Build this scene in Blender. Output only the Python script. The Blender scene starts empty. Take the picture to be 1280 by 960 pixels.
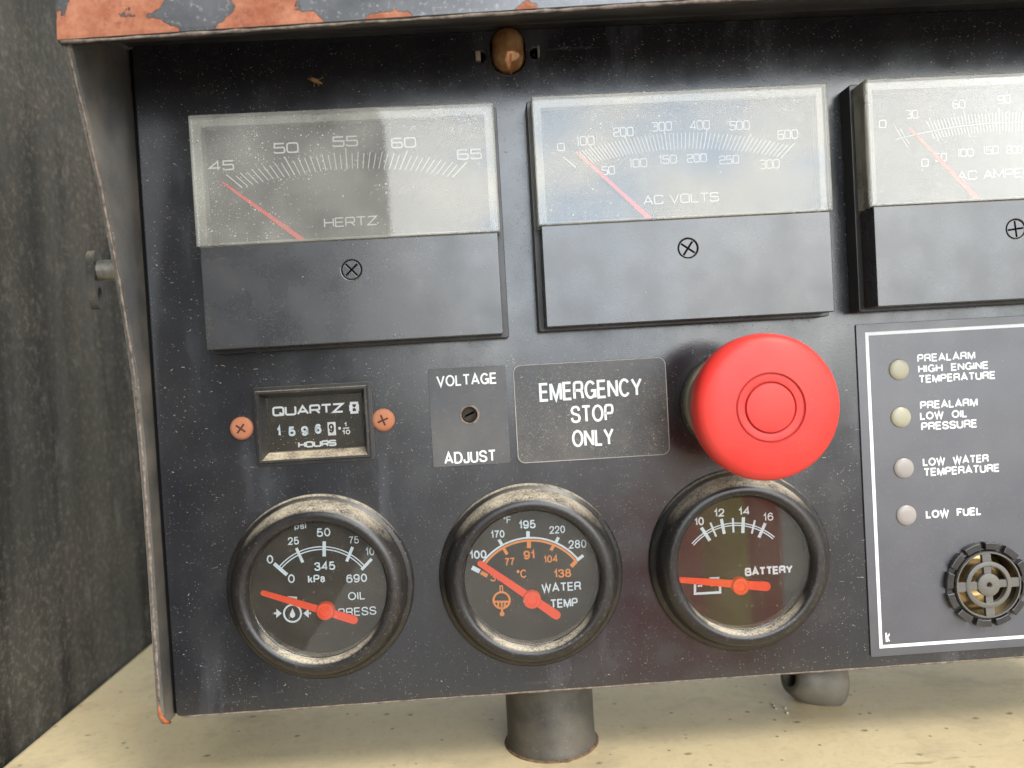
import bpy, bmesh, math, random
from mathutils import Matrix, Vector
random.seed(7)
SC = bpy.context.scene
C = SC.collection
MM = 0.001
PI = math.pi

# ------------------------------------------------------------------ camera
# Panel space, in millimetres: u to the right, v up, t out of the panel face
# towards the viewer.  World = (u, -t, v) / 1000.
F_PX, YAW, PITCH, ROLL, CAM_D = 988.2, -0.0350, 0.0236, -0.0564, 250.0
def cam_rows():
    cy, sy = math.cos(YAW), math.sin(YAW); cp, sp = math.cos(PITCH), math.sin(PITCH)
    cr, sr = math.cos(ROLL), math.sin(ROLL)
    R0 = Matrix(((1, 0, 0), (0, 0, -1), (0, 1, 0)))
    Ry = Matrix(((cy, 0, sy), (0, 1, 0), (-sy, 0, cy)))
    Rx = Matrix(((1, 0, 0), (0, cp, -sp), (0, sp, cp)))
    Rz = Matrix(((cr, -sr, 0), (sr, cr, 0), (0, 0, 1)))
    return Rz @ Rx @ Ry @ R0
RC = cam_rows()
cam_d = bpy.data.cameras.new('camera'); cam = bpy.data.objects.new('camera', cam_d); C.objects.link(cam)
cam_d.sensor_width = 36.0; cam_d.lens = 36.0 * F_PX / 1280.0
cam_d.clip_start = 0.01; cam_d.clip_end = 500.0
r, d, f = RC[0], RC[1], RC[2]
cam.matrix_world = Matrix(((r[0], -d[0], -f[0], 0), (r[1], -d[1], -f[1], -CAM_D * MM), (r[2], -d[2], -f[2], 0), (0, 0, 0, 1)))
cam_d.dof.use_dof = True; cam_d.dof.focus_distance = 0.245; cam_d.dof.aperture_fstop = 11.0
SC.camera = cam

def U(px, py, t=0.0):
    """where the sight line through a photo pixel meets the plane t mm in front of the panel"""
    q = RC.transposed() @ Vector(((px - 640) / F_PX, (py - 480) / F_PX, 1.0))
    s = (CAM_D - t) / q.y
    return (q.x * s, q.z * s)

# ------------------------------------------------------------------ world, sun, exposure
SUN_EL, SUN_AZ = math.radians(48), math.radians(40)     # azimuth measured from straight behind the camera to its right
w = bpy.data.worlds.new('World'); SC.world = w; w.use_nodes = True
nt = w.node_tree; nt.nodes.clear()
out = nt.nodes.new('ShaderNodeOutputWorld'); bg = nt.nodes.new('ShaderNodeBackground')
sky = nt.nodes.new('ShaderNodeTexSky'); sky.sky_type = 'NISHITA'; sky.sun_disc = False
sky.sun_elevation = SUN_EL; sky.sun_rotation = PI - SUN_AZ
sky.air_density = 1.0; sky.dust_density = 2.0; sky.ozone_density = 1.0
tc = nt.nodes.new('ShaderNodeTexCoord')
mp = nt.nodes.new('ShaderNodeMapping'); mp.inputs['Scale'].default_value = (1.0, 1.0, 1.6)
mp.inputs['Location'].default_value = (0.35, 0.1, 0.2)
nz = nt.nodes.new('ShaderNodeTexNoise'); nz.inputs['Scale'].default_value = 3.2; nz.inputs['Detail'].default_value = 7
nz.inputs['Roughness'].default_value = 0.55
rp = nt.nodes.new('ShaderNodeValToRGB'); rp.color_ramp.elements[0].position = 0.36; rp.color_ramp.elements[1].position = 0.50
mx = nt.nodes.new('ShaderNodeMix'); mx.data_type = 'RGBA'
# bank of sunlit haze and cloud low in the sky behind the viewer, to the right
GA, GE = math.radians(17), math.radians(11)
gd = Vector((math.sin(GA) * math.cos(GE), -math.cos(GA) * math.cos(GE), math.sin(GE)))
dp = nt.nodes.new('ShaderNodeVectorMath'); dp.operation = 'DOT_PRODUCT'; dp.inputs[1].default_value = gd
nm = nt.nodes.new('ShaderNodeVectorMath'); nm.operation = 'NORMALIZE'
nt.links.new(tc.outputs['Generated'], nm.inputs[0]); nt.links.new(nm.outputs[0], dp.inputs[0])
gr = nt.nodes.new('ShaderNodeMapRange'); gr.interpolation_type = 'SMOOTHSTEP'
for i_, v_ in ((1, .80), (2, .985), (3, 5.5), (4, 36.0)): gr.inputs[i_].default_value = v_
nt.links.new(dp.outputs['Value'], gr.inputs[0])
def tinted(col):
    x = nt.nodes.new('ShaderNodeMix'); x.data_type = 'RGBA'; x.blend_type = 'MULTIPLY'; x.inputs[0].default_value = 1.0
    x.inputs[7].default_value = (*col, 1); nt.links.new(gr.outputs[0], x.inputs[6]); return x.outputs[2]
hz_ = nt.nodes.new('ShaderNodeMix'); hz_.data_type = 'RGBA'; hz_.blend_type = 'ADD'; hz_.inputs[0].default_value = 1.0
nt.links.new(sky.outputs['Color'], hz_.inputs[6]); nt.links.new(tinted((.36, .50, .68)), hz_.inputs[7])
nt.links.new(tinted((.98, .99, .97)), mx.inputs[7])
nt.links.new(tc.outputs['Generated'], mp.inputs['Vector']); nt.links.new(mp.outputs[0], nz.inputs['Vector'])
nt.links.new(nz.outputs['Fac'], rp.inputs['Fac']); nt.links.new(rp.outputs['Color'], mx.inputs[0])
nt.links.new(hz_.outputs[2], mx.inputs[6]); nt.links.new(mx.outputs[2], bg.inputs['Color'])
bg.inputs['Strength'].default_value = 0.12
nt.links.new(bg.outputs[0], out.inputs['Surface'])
sl = bpy.data.lights.new('sun', 'SUN'); sun = bpy.data.objects.new('sun', sl); C.objects.link(sun)
sl.energy = 1.5; sl.angle = math.radians(22); sl.color = (1.0, 0.95, 0.87)
sd = Vector((math.sin(SUN_AZ) * math.cos(SUN_EL), -math.cos(SUN_AZ) * math.cos(SUN_EL), math.sin(SUN_EL)))
sun.rotation_euler = sd.to_track_quat('Z', 'Y').to_euler()
SC.view_settings.view_transform = 'Standard'; SC.view_settings.look = 'None'
SC.view_settings.exposure = 0.72; SC.view_settings.gamma = 1.0
SC.render.engine = 'CYCLES'
SC.cycles.max_bounces = 10; SC.cycles.transparent_max_bounces = 16

# ------------------------------------------------------------------ materials
class NT:
    def __init__(self, name):
        self.m = bpy.data.materials.new(name); self.m.use_nodes = True
        self.t = self.m.node_tree; self.t.nodes.clear()
        self.out = self.t.nodes.new('ShaderNodeOutputMaterial')
        self.tc = self.t.nodes.new('ShaderNodeTexCoord')
    def n(self, kind, **kw):
        x = self.t.nodes.new(kind)
        for k, v in kw.items():
            if k in x.inputs.keys(): x.inputs[k].default_value = v
            else: setattr(x, k, v)
        return x
    def l(self, a, b): self.t.links.new(a, b)
    def vec(self, scale=(1, 1, 1), rot=(0, 0, 0), loc=(0, 0, 0)):
        m = self.n('ShaderNodeMapping'); m.inputs['Scale'].default_value = scale
        m.inputs['Rotation'].default_value = rot; m.inputs['Location'].default_value = loc
        self.l(self.tc.outputs['Object'], m.inputs['Vector']); return m.outputs[0]
    def noise(self, scale, detail=4, rough=.55, vec=None, dist=0):
        x = self.n('ShaderNodeTexNoise', Scale=scale, Detail=detail, Roughness=rough, Distortion=dist)
        self.l(vec if vec is not None else self.tc.outputs['Object'], x.inputs['Vector']); return x.outputs['Fac']
    def ramp(self, src, a, b, va=0.0, vb=1.0):
        x = self.n('ShaderNodeMapRange'); x.clamp = True
        x.inputs[1].default_value = a; x.inputs[2].default_value = b
        x.inputs[3].default_value = va; x.inputs[4].default_value = vb
        self.l(src, x.inputs[0]); return x.outputs[0]
    def math(self, op, a, b):
        x = self.n('ShaderNodeMath', operation=op)
        for i, s in enumerate((a, b)):
            if isinstance(s, (int, float)): x.inputs[i].default_value = s
            else: self.l(s, x.inputs[i])
        return x.outputs[0]
    def mix(self, fac, a, b):
        x = self.n('ShaderNodeMix', data_type='RGBA')
        for i, s in ((0, fac), (6, a), (7, b)):
            if isinstance(s, (int, float)): x.inputs[i].default_value = s
            elif isinstance(s, (tuple, list)): x.inputs[i].default_value = (*s, 1)
            else: self.l(s, x.inputs[i])
        return x.outputs[2]
    def up(self, a, b):
        """how far a face looks upward: where dust settles"""
        g = self.n('ShaderNodeNewGeometry'); s = self.n('ShaderNodeSeparateXYZ')
        self.l(g.outputs['Normal'], s.inputs[0]); return self.ramp(s.outputs['Z'], a, b)
    def specks(self, scale, size, keep, loc=(0, 0, 0)):
        """scattered separate grains: one per cell, of mixed size, some cells empty"""
        v = self.n('ShaderNodeTexVoronoi', Scale=scale, Randomness=1.0); self.l(self.vec(loc=loc), v.inputs['Vector'])
        c = self.n('ShaderNodeSeparateColor'); self.l(v.outputs['Color'], c.inputs[0])
        rad = self.math('MULTIPLY', self.math('POWER', c.outputs[1], 2.0), size)
        on = self.math('LESS_THAN', c.outputs[0], keep)
        return self.math('MULTIPLY', on, self.ramp(self.math('SUBTRACT', v.outputs['Distance'], rad), 0, .10, 1, 0))
    def bump(self, h, strength=.2, dist=.0002):
        x = self.n('ShaderNodeBump', Strength=strength, Distance=dist); self.l(h, x.inputs['Height']); return x.outputs[0]
    def bsdf(self, col, rough=.5, spec=.5, metal=0.0, normal=None, coat=0.0):
        b = self.n('ShaderNodeBsdfPrincipled'); b.inputs['Specular IOR Level'].default_value = spec
        b.inputs['Metallic'].default_value = metal; b.inputs['Coat Weight'].default_value = coat
        for k, s in (('Base Color', col), ('Roughness', rough)):
            if isinstance(s, (tuple, list)): b.inputs[k].default_value = (*s, 1)
            elif isinstance(s, (int, float)): b.inputs[k].default_value = s
            else: self.l(s, b.inputs[k])
        if normal is not None: self.l(normal, b.inputs['Normal'])
        return b.outputs[0]
    def end(self, s): self.l(s, self.out.inputs['Surface']); return self.m

DUST = (.42, .36, .27)
def dusty(name, base, rough=.4, spec=.5, film=.12, speck=.5, settle=0.0, settle_rng=(.2, .8), bumpy=.05, metal=0.0, dustcol=DUST, tint=None, coat=0.0, scuff=0.0):
    """painted or moulded surface with a thin dust film, fine grains and, on faces that look up, settled dust"""
    N = NT(name)
    blot = N.ramp(N.noise(45, 5, .6), .35, .7)
    fine = N.noise(2600, 2, .6)
    grain = N.ramp(fine, .60, .72)
    coarse = N.ramp(N.noise(700, 3, .7), .62, .74)
    patch = N.ramp(N.noise(28, 4, .6, N.vec(loc=(3, 1, 2))), .38, .66)
    col = base
    if tint: col = N.mix(N.ramp(N.noise(22, 4, .6, N.vec(loc=(7, 4, 1))), .35, .7), base, tint)
    col = N.mix(N.math('MULTIPLY', blot, film), col, dustcol)
    sp_ = N.math('MAXIMUM', N.specks(1700, .34, .30), N.specks(520, .10, .12, (2, 3, 1)))
    grain = N.math('MAXIMUM', N.math('MULTIPLY', grain, .5), sp_)
    if scuff:       # dull wipe marks and rubbed streaks
        a_ = N.ramp(N.noise(26, 5, .6, N.vec(scale=(3.2, 1, .5), rot=(0, .12, 0))), .50, .72)
        c_ = N.ramp(N.noise(60, 6, .75, N.vec(scale=(.35, 1, 2.2), rot=(0, .5, 0), loc=(4, 0, 2))), .62, .70)
        e_ = N.ramp(N.noise(16, 3, .5, N.vec(loc=(9, 2, 5))), .48, .66)
        col = N.mix(N.math('MULTIPLY', N.math('MULTIPLY', N.math('MAXIMUM', a_, N.math('MULTIPLY', c_, .8)), e_), scuff), col, (.22, .235, .27))
    g = N.math('MULTIPLY', N.math('MAXIMUM', grain, N.math('MULTIPLY', coarse, .5)), N.math('MULTIPLY', N.math('ADD', patch, .35), speck))
    col = N.mix(g, col, dustcol)
    rg = N.math('ADD', N.ramp(N.noise(60, 4), .3, .7, -.06, .08), rough)
    rg = N.math('ADD', rg, N.math('MULTIPLY', g, .4))
    if settle:
        s = N.math('MULTIPLY', N.up(*settle_rng), N.ramp(N.math('ADD', N.noise(1500, 5, .8), N.math('MULTIPLY', N.noise(160, 4), .5)), .58, .86))
        s = N.math('MULTIPLY', s, settle)
        col = N.mix(s, col, dustcol)
        rg = N.math('ADD', rg, N.math('MULTIPLY', s, .5))
    h = N.noise(1500, 3, .6)
    return N.end(N.bsdf(col, rg, spec, metal, N.bump(h, bumpy, .0002), coat))

def clear(name, haze=.06, speck=.35, rough=.03, tint=(1, 1, 1), f0=1.5, hazecol=(.75, .75, .7), refl=1.0):
    """clear plastic or glass with a dusty film"""
    N = NT(name)
    tr = N.n('ShaderNodeBsdfTransparent'); tr.inputs[0].default_value = (*tint, 1)
    gl = N.n('ShaderNodeBsdfGlossy', Roughness=rough)
    fr = N.n('ShaderNodeFresnel', IOR=f0)
    a = N.n('ShaderNodeMixShader')
    N.l(N.math('MULTIPLY', fr.outputs[0], refl), a.inputs[0]); N.l(tr.outputs[0], a.inputs[1]); N.l(gl.outputs[0], a.inputs[2])
    df = N.n('ShaderNodeBsdfDiffuse'); df.inputs[0].default_value = (*hazecol, 1)
    grain = N.math('MAXIMUM', N.specks(1250, .20, .42), N.specks(620, .10, .25, (2, 3, 1)))
    patch = N.ramp(N.noise(35, 4, .6), .35, .68)
    hz = N.math('ADD', N.ramp(N.noise(60, 4, .6, N.vec(loc=(1, 5, 2))), .3, .7, haze * .5, haze * 1.3), N.math('MULTIPLY', grain, N.math('MULTIPLY', N.math('ADD', patch, .2), speck)))
    b = N.n('ShaderNodeMixShader'); N.l(hz, b.inputs[0]); N.l(a.outputs[0], b.inputs[1]); N.l(df.outputs[0], b.inputs[2])
    return N.end(b.outputs[0])

def plain(name, col, rough=.5, spec=.5, metal=0.0, var=.15):
    N = NT(name)
    c = N.mix(N.ramp(N.noise(400, 4, .6), .3, .7), tuple(x * (1 - var) for x in col), tuple(min(1, x * (1 + var)) for x in col))
    return N.end(N.bsdf(c, rough, spec, metal))

M = {}
M['panel'] = dusty('black_panel_paint', (.012, .013, .017), .225, .95, .022, .17, .6, bumpy=.08, scuff=.34)
M['side'] = dusty('dusty_black_side_paint', (.060, .058, .056), .36, .9, .34, .9, .8, bumpy=.15, scuff=.4)
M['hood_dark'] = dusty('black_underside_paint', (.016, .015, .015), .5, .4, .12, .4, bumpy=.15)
M['housing'] = plain('housing_black', (.012, .012, .013), .6)
M['wear'] = plain('worn_bare_edge', (.18, .145, .118), .7, .3, var=.6)
M['rust'] = plain('bright_rust', (.38, .12, .05), .85, .2, var=.45)
M['meter_black'] = dusty('meter_black_plastic', (.022, .024, .029), .27, 1.0, .05, .25, .7, (.3, .9), bumpy=.04)
M['flange'] = dusty('meter_flange_black', (.012, .012, .014), .35, .6, .06, .35, .9, (.3, .9))
M['dial'] = dusty('meter_dial_black', (.012, .013, .014), .5, .4, .05, .0)
M['gauge_dial'] = dusty('gauge_dial_black', (.008, .0075, .007), .55, .2, .03, .0)
M['clear'] = clear('clear_acrylic', .175, .95, .025, refl=1.28, hazecol=(.72, .70, .63))
M['clear_rim'] = clear('clear_acrylic_rim', .50, .2, .08, (.9, .9, .85), hazecol=(.55, .54, .46))
M['glass'] = clear('gauge_glass', .028, .5, .015, hazecol=(.62, .54, .40), refl=1.2)
M['white'] = plain('white_print', (.82, .84, .84), .6, .3, var=.05)
M['white_dim'] = plain('meter_scale_white', (.72, .73, .72), .6, .3, var=.05)
M['bluewhite'] = plain('gauge_white_print', (.72, .82, .86), .6, .3, var=.06)
M['orange'] = plain('gauge_orange_print', (.85, .27, .05), .6, .3, var=.06)
M['needle'] = plain('needle_red', (1.0, .075, .015), .55, .3, var=.05)
M['mneedle'] = plain('meter_needle_red', (.95, .04, .02), .5, .3, var=.05)
M['bezel'] = dusty('gauge_bezel_black', (.009, .008, .009), .33, .6, .03, .30, 1.0, (.46, .80), bumpy=.05, dustcol=(.52, .45, .34))
M['hour_black'] = dusty('hour_meter_black', (.012, .012, .013), .32, .7, .05, .35, 1.0, (.55, .8), bumpy=.05, dustcol=(.48, .40, .28))
M['label_grey'] = dusty('label_film_grey', (.055, .056, .062), .42, .6, .12, .3, bumpy=.03)
M['label_black'] = dusty('label_film_black', (.020, .020, .024), .38, .7, .14, .75, bumpy=.03)
M['annun'] = dusty('annunciator_film_grey', (.066, .068, .082), .34, 1.0, .06, .10, bumpy=.02)
M['red'] = dusty('red_button_plastic', (.72, .030, .024), .42, .4, .07, .14, bumpy=.04, dustcol=(.55, .24, .19), tint=(.64, .045, .032))
M['red_groove'] = plain('red_button_groove', (.20, .012, .012), .6)
M['collar'] = dusty('dull_zinc_collar', (.34, .33, .25), .45, .5, .3, .4, .5, metal=.35)
M['gasket'] = dusty('rubber_gasket', (.018, .018, .018), .6, .4, .2, .9)
M['lens_y'] = dusty('indicator_lens_yellow', (.34, .32, .22), .3, .5, .3, .25, dustcol=(.42, .40, .34))
M['lens_w'] = dusty('indicator_lens_clear', (.31, .28, .26), .3, .5, .3, .25, dustcol=(.40, .37, .35))
M['buzz_black'] = dusty('buzzer_gloss_black', (.014, .014, .015), .22, .8, .06, .2)
M['buzz_grey'] = dusty('buzzer_grey_plastic', (.10, .098, .092), .45, .5, .15, .3)
M['brass'] = plain('buzzer_brass', (.62, .43, .19), .28, .5, 1.0, .2)
M['post'] = dusty('post_black_rubber', (.030, .029, .029), .48, .6, .22, .25, bumpy=.03)
M['bolt'] = plain('dull_zinc_bolt', (.42, .40, .34), .45, .5, .7, .3)
M['tab'] = dusty('old_dark_steel', (.034, .031, .028), .5, .5, .3, .5, .9)
M['lint'] = plain('pale_lint', (.46, .43, .37), .9, .1, var=.2)
M['debris'] = plain('brown_husk', (.28, .16, .07), .8, .2, var=.5)
M['rust_screw'] = dusty('rusty_screw_head', (.36, .125, .060), .8, .25, .5, .8, bumpy=.4, dustcol=(.50, .27, .17))
M['void'] = plain('recess_shade', (.006, .006, .006), .8, .1)  # near-black: shade inside slots and gaps is put into the colour
M['metalbits'] = plain('tab_steel', (.45, .40, .30), .5, .5, .3, .3)

def wall_mat():
    N = NT('dusty_dark_wall_paint')
    streak = N.noise(13, 5, .55, N.vec(scale=(1, 1.0, .07)))
    fine = N.noise(70, 6, .6, N.vec(scale=(1, 1.0, .10), loc=(2, 1, 0)))
    blot = N.noise(13, 8, .72)
    c = N.mix(N.ramp(streak, .40, .60), (.006, .006, .0055), (.066, .062, .053))
    c = N.mix(N.math('MULTIPLY', N.ramp(fine, .46, .66), .50), c, (.086, .084, .077))
    c = N.mix(N.math('MULTIPLY', N.ramp(blot, .47, .66), .55), c, (.095, .086, .070))
    c = N.mix(N.math('MULTIPLY', N.math('MULTIPLY', N.ramp(N.noise(330, 5, .8), .50, .66), N.ramp(blot, .35, .6)), .65), c, (.20, .185, .155))
    c = N.mix(N.math('MULTIPLY', N.ramp(N.noise(60, 8, .82, N.vec(loc=(5, 2, 8), scale=(1, 1, .6))), .55, .64), .45), c, (.165, .155, .135))
    return N.end(N.bsdf(c, N.ramp(blot, .3, .7, .65, .85), .12, 0, N.bump(N.noise(300, 4), .2, .0004)))
M['wall'] = wall_mat()
def ledge_mat():
    N = NT('cream_ledge_paint')
    c = N.mix(N.ramp(N.noise(14, 5, .6), .3, .7), (.60, .485, .285), (.70, .585, .36))
    c = N.mix(N.math('MULTIPLY', N.ramp(N.noise(60, 6, .7), .52, .75), .35), c, (.40, .30, .17))
    v = N.n('ShaderNodeTexVoronoi', Scale=95.0, Randomness=1.0); N.l(N.vec(scale=(1, 1.5, 1)), v.inputs['Vector'])
    s = N.n('ShaderNodeSeparateColor'); N.l(v.outputs['Color'], s.inputs[0])
    pick = N.math('GREATER_THAN', s.outputs[0], .55)
    wob = N.math('ADD', v.outputs['Distance'], N.math('MULTIPLY', N.noise(700, 3), .16))
    sp = N.math('MULTIPLY', N.ramp(wob, .13, .24, 1, 0), pick)
    c = N.mix(N.math('MULTIPLY', sp, .8), c, (.10, .075, .05))
    c = N.mix(N.math('MULTIPLY', N.ramp(N.noise(1200, 3, .7), .6, .75), .25), c, (.25, .19, .11))
    scr = N.ramp(N.noise(40, 6, .7, N.vec(scale=(.25, 1.6, 1), rot=(0, 0, .2))), .66, .70)
    c = N.mix(N.math('MULTIPLY', scr, .45), c, (.22, .17, .10))
    st = N.ramp(N.noise(22, 6, .65, N.vec(loc=(3.3, 1.1, 0), scale=(1, 1.6, 1))), .54, .70)
    c = N.mix(N.math('MULTIPLY', st, .50), c, (.32, .265, .18))
    c = N.mix(N.math('MULTIPLY', N.ramp(N.noise(260, 6, .75), .52, .68), .30), c, (.36, .29, .19))
    c = N.mix(N.math('MULTIPLY', N.ramp(N.noise(30, 5, .6, N.vec(loc=(7.3, 4.1, 0))), .60, .72), .35), c, (.55, .30, .12))
    c = N.mix(N.math('MULTIPLY', N.specks(260, .16, .3), .7), c, (.12, .09, .06))
    return N.end(N.bsdf(c, .55, .4, 0, N.bump(N.noise(220, 6, .7), .5, .0008)))
M['ledge'] = ledge_mat()
def hood_mat():
    N = NT('peeling_hood_paint')
    sx = N.n('ShaderNodeSeparateXYZ'); N.l(N.tc.outputs['Object'], sx.inputs[0])
    n1 = N.math('ADD', N.math('MULTIPLY', N.noise(34, 4, .5, N.vec(loc=(.61, .2, .04)), dist=1.0), .75), N.math('MULTIPLY', N.noise(120, 5, .6, dist=.5), .25))
    edge = N.ramp(sx.outputs['Z'], .2025, .1985, -.06, .10)      # paint lifts first along the lip (heights above the panel foot)
    cr = N.n('ShaderNodeValToRGB'); N.l(N.ramp(sx.outputs['X'], -.11, .09), cr.inputs['Fac'])
    els = cr.color_ramp.elements
    stops = [(0.0, .60), (.12, .60), (.165, .36), (.215, .36), (.25, .64), (.33, .62), (.385, .36), (.55, .40), (.75, .34)]
    els[0].position, els[1].position = stops[0][0], stops[-1][0]
    els[0].color = (stops[0][1],) * 3 + (1,); els[1].color = (stops[-1][1],) * 3 + (1,)
    for p_, v_ in stops[1:-1]: els.new(p_).color = (v_, v_, v_, 1)
    k = N.math('ADD', N.math('ADD', n1, edge), N.math('MULTIPLY', N.math('SUBTRACT', cr.outputs['Color'], .5), .9))
    flake = N.ramp(k, .500, .504)
    rim = N.math('MULTIPLY', N.ramp(k, .480, .500), N.ramp(k, .508, .500))
    rust = N.mix(N.ramp(N.noise(70, 7, .75), .38, .62), (.25, .070, .030), (.42, .175, .10))
    rust = N.mix(N.math('MULTIPLY', N.ramp(N.noise(330, 6, .75), .53, .68), .7), rust, (.17, .055, .03))
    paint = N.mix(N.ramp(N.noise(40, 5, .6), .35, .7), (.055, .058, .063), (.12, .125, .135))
    paint = N.mix(N.ramp(sx.outputs['X'], -.02, .05), paint, N.mix(N.ramp(N.noise(50, 5, .6), .35, .7), (.16, .175, .20), (.28, .30, .34)))  # paler blue-grey towards the right: sky reflection put into the paint colour
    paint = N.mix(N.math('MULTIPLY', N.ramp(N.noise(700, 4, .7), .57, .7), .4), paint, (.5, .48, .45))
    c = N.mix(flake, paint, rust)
    c = N.mix(N.math('MULTIPLY', rim, .8), c, (.08, .05, .04))
    b = N.math('ADD', N.math('MULTIPLY', flake, -.8), N.math('MULTIPLY', N.noise(300, 4), .4))
    return N.end(N.bsdf(c, N.ramp(flake, 0, 1, .32, .8), .5, 0, N.bump(b, .6, .0005)))
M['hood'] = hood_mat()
def ground_mat():
    N = NT('yard_concrete')
    c = N.mix(N.ramp(N.noise(1.5, 6, .65), .3, .7), (.30, .29, .27), (.45, .43, .40))
    return N.end(N.bsdf(c, .85, .3, 0, N.bump(N.noise(40, 5), .4, .004)))
M['ground'] = ground_mat()
def bulb_mat():
    N = NT('old_amber_bulb')
    c = N.mix(N.ramp(N.noise(180, 4, .6), .35, .65), (.50, .20, .06), (.80, .48, .22))
    b = N.n('ShaderNodeBsdfPrincipled'); N.l(c, b.inputs['Base Color'])
    b.inputs['Roughness'].default_value = .06; b.inputs['Transmission Weight'].default_value = .2; b.inputs['Metallic'].default_value = .4; b.inputs['IOR'].default_value = 1.35
    b.inputs['Coat Weight'].default_value = 1.0; b.inputs['Coat Roughness'].default_value = .02
    return N.end(b.outputs[0])
M['bulb'] = bulb_mat()

# ------------------------------------------------------------------ mesh builder (panel space, mm, relative to an origin)
class MB:
    def __init__(self, ou=0.0, ov=0.0, ot=0.0):
        self.bm = bmesh.new(); self.o = (ou, ov, ot)
    def p(self, u, v, t): return self.bm.verts.new((u - self.o[0], v - self.o[1], t - self.o[2]))
    def face(self, pts, smooth=False):
        f = self.bm.faces.new([self.p(*q) for q in pts]); f.smooth = smooth; return f
    def box(self, u0, u1, v0, v1, t0, t1, bev=0.0, seg=2):
        vs = [self.p(u, v, t) for u in (u0, u1) for v in (v0, v1) for t in (t0, t1)]
        fs = []
        for q in ((0, 1, 3, 2), (4, 6, 7, 5), (0, 4, 5, 1), (2, 3, 7, 6), (0, 2, 6, 4), (1, 5, 7, 3)):
            fs.append(self.bm.faces.new([vs[i] for i in q]))
        if bev:
            es = list({e for f in fs for e in f.edges})
            bmesh.ops.bevel(self.bm, geom=es, offset=bev, segments=seg, affect='EDGES', profile=.5)
        return self
    def lathe(self, cu, cv, prof, seg=72, smooth=True, sharp=35, sx=1.0, sy=1.0, cap0=False, cap1=False):
        """revolve (radius, t) pairs about an axis along t"""
        rings = []
        for (rr, t) in prof:
            if rr < 1e-6: rings.append([self.p(cu, cv, t)])
            else: rings.append([self.p(cu + sx * rr * math.cos(2 * PI * k / seg), cv + sy * rr * math.sin(2 * PI * k / seg), t) for k in range(seg)])
        for i in range(len(rings) - 1):
            a, b = rings[i], rings[i + 1]
            for k in range(seg):
                k2 = (k + 1) % seg
                if len(a) == 1: vs = [a[0], b[k], b[k2]] if len(b) > 1 else None
                elif len(b) == 1: vs = [a[k], a[k2], b[0]]
                else: vs = [a[k], a[k2], b[k2], b[k]]
                if vs:
                    f = self.bm.faces.new(vs); f.smooth = smooth
        return self
    def disc(self, cu, cv, rad, t, seg=64):
        self.face([(cu + rad * math.cos(2 * PI * k / seg), cv + rad * math.sin(2 * PI * k / seg), t) for k in range(seg)]); return self
    def ribbon(self, pts, wd, t, closed=False):
        """flat mitred stroke"""
        n = len(pts); L, R = [], []
        for i in range(n):
            a = Vector(pts[i - 1]) if (i > 0 or closed) else None
            b = Vector(pts[i]); c = Vector(pts[(i + 1) % n]) if (i < n - 1 or closed) else None
            d1 = (b - a).normalized() if a is not None else None
            d2 = (c - b).normalized() if c is not None else None
            if d1 is None: d1 = d2
            if d2 is None: d2 = d1
            tg = d1 + d2
            tg = tg.normalized() if tg.length > 1e-6 else d1
            nn = Vector((-tg.y, tg.x)); k = max(.35, nn.dot(Vector((-d1.y, d1.x))))
            o = nn * (wd / 2 / k)
            L.append(b + o); R.append(b - o)
        m = n if closed else n - 1
        for i in range(m):
            j = (i + 1) % n
            self.face([(R[i].x, R[i].y, t), (R[j].x, R[j].y, t), (L[j].x, L[j].y, t), (L[i].x, L[i].y, t)])
        return self
    def tube(self, pts, rad, seg=10, cap=True, flat=1.0):
        pts = [Vector(q) for q in pts]; rings = []
        up = Vector((.13, .29, .95)); n = len(pts)
        for i, q in enumerate(pts):
            tg = (pts[min(i + 1, n - 1)] - pts[max(i - 1, 0)]).normalized()
            s = tg.cross(up).normalized(); b = s.cross(tg).normalized()
            rr = rad[i] if isinstance(rad, (list, tuple)) else rad
            rings.append([self.p(*(q + s * rr * math.cos(2 * PI * k / seg) + b * rr * flat * math.sin(2 * PI * k / seg))) for k in range(seg)])
        for a, b in zip(rings, rings[1:]):
            for k in range(seg):
                f = self.bm.faces.new([a[k], a[(k + 1) % seg], b[(k + 1) % seg], b[k]]); f.smooth = True
        if cap:
            self.bm.faces.new(rings[0][::-1]); self.bm.faces.new(rings[-1])
        return self
    def extrude_poly(self, poly, axis, a0, a1, mapf):
        """poly of 2-D points swept from a0 to a1; mapf(x, y, a) gives (u, v, t)"""
        A = [self.p(*mapf(x, y, a0)) for x, y in poly]; B = [self.p(*mapf(x, y, a1)) for x, y in poly]
        n = len(poly)
        self.bm.faces.new(A); self.bm.faces.new(B[::-1])
        for i in range(n):
            self.bm.faces.new([A[i], B[i], B[(i + 1) % n], A[(i + 1) % n]])
        return self
    def add_mesh(self, me, mat4):
        me.transform(mat4); self.bm.from_mesh(me); bpy.data.meshes.remove(me)
    def plate(self, loops, t0, t1, bev=0.0):
        """flat plate with holes: first loop the outline, the others holes"""
        cu = bpy.data.curves.new('tmp', 'CURVE'); cu.dimensions = '2D'; cu.fill_mode = 'BOTH'
        cu.extrude = (t1 - t0) / 2 - bev; cu.bevel_depth = bev; cu.bevel_resolution = 2; cu.offset = -bev
        for lp in loops:
            s = cu.splines.new('POLY'); s.points.add(len(lp) - 1); s.use_cyclic_u = True
            for q, pt in zip(s.points, lp): q.co = (pt[0] - self.o[0], pt[1] - self.o[1], 0, 1)
        me = curve_mesh(cu)
        for p_ in me.polygons: p_.use_smooth = False
        self.add_mesh(me, Matrix.Translation((0, 0, (t0 + t1) / 2 - self.o[2])))
        return self
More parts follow.
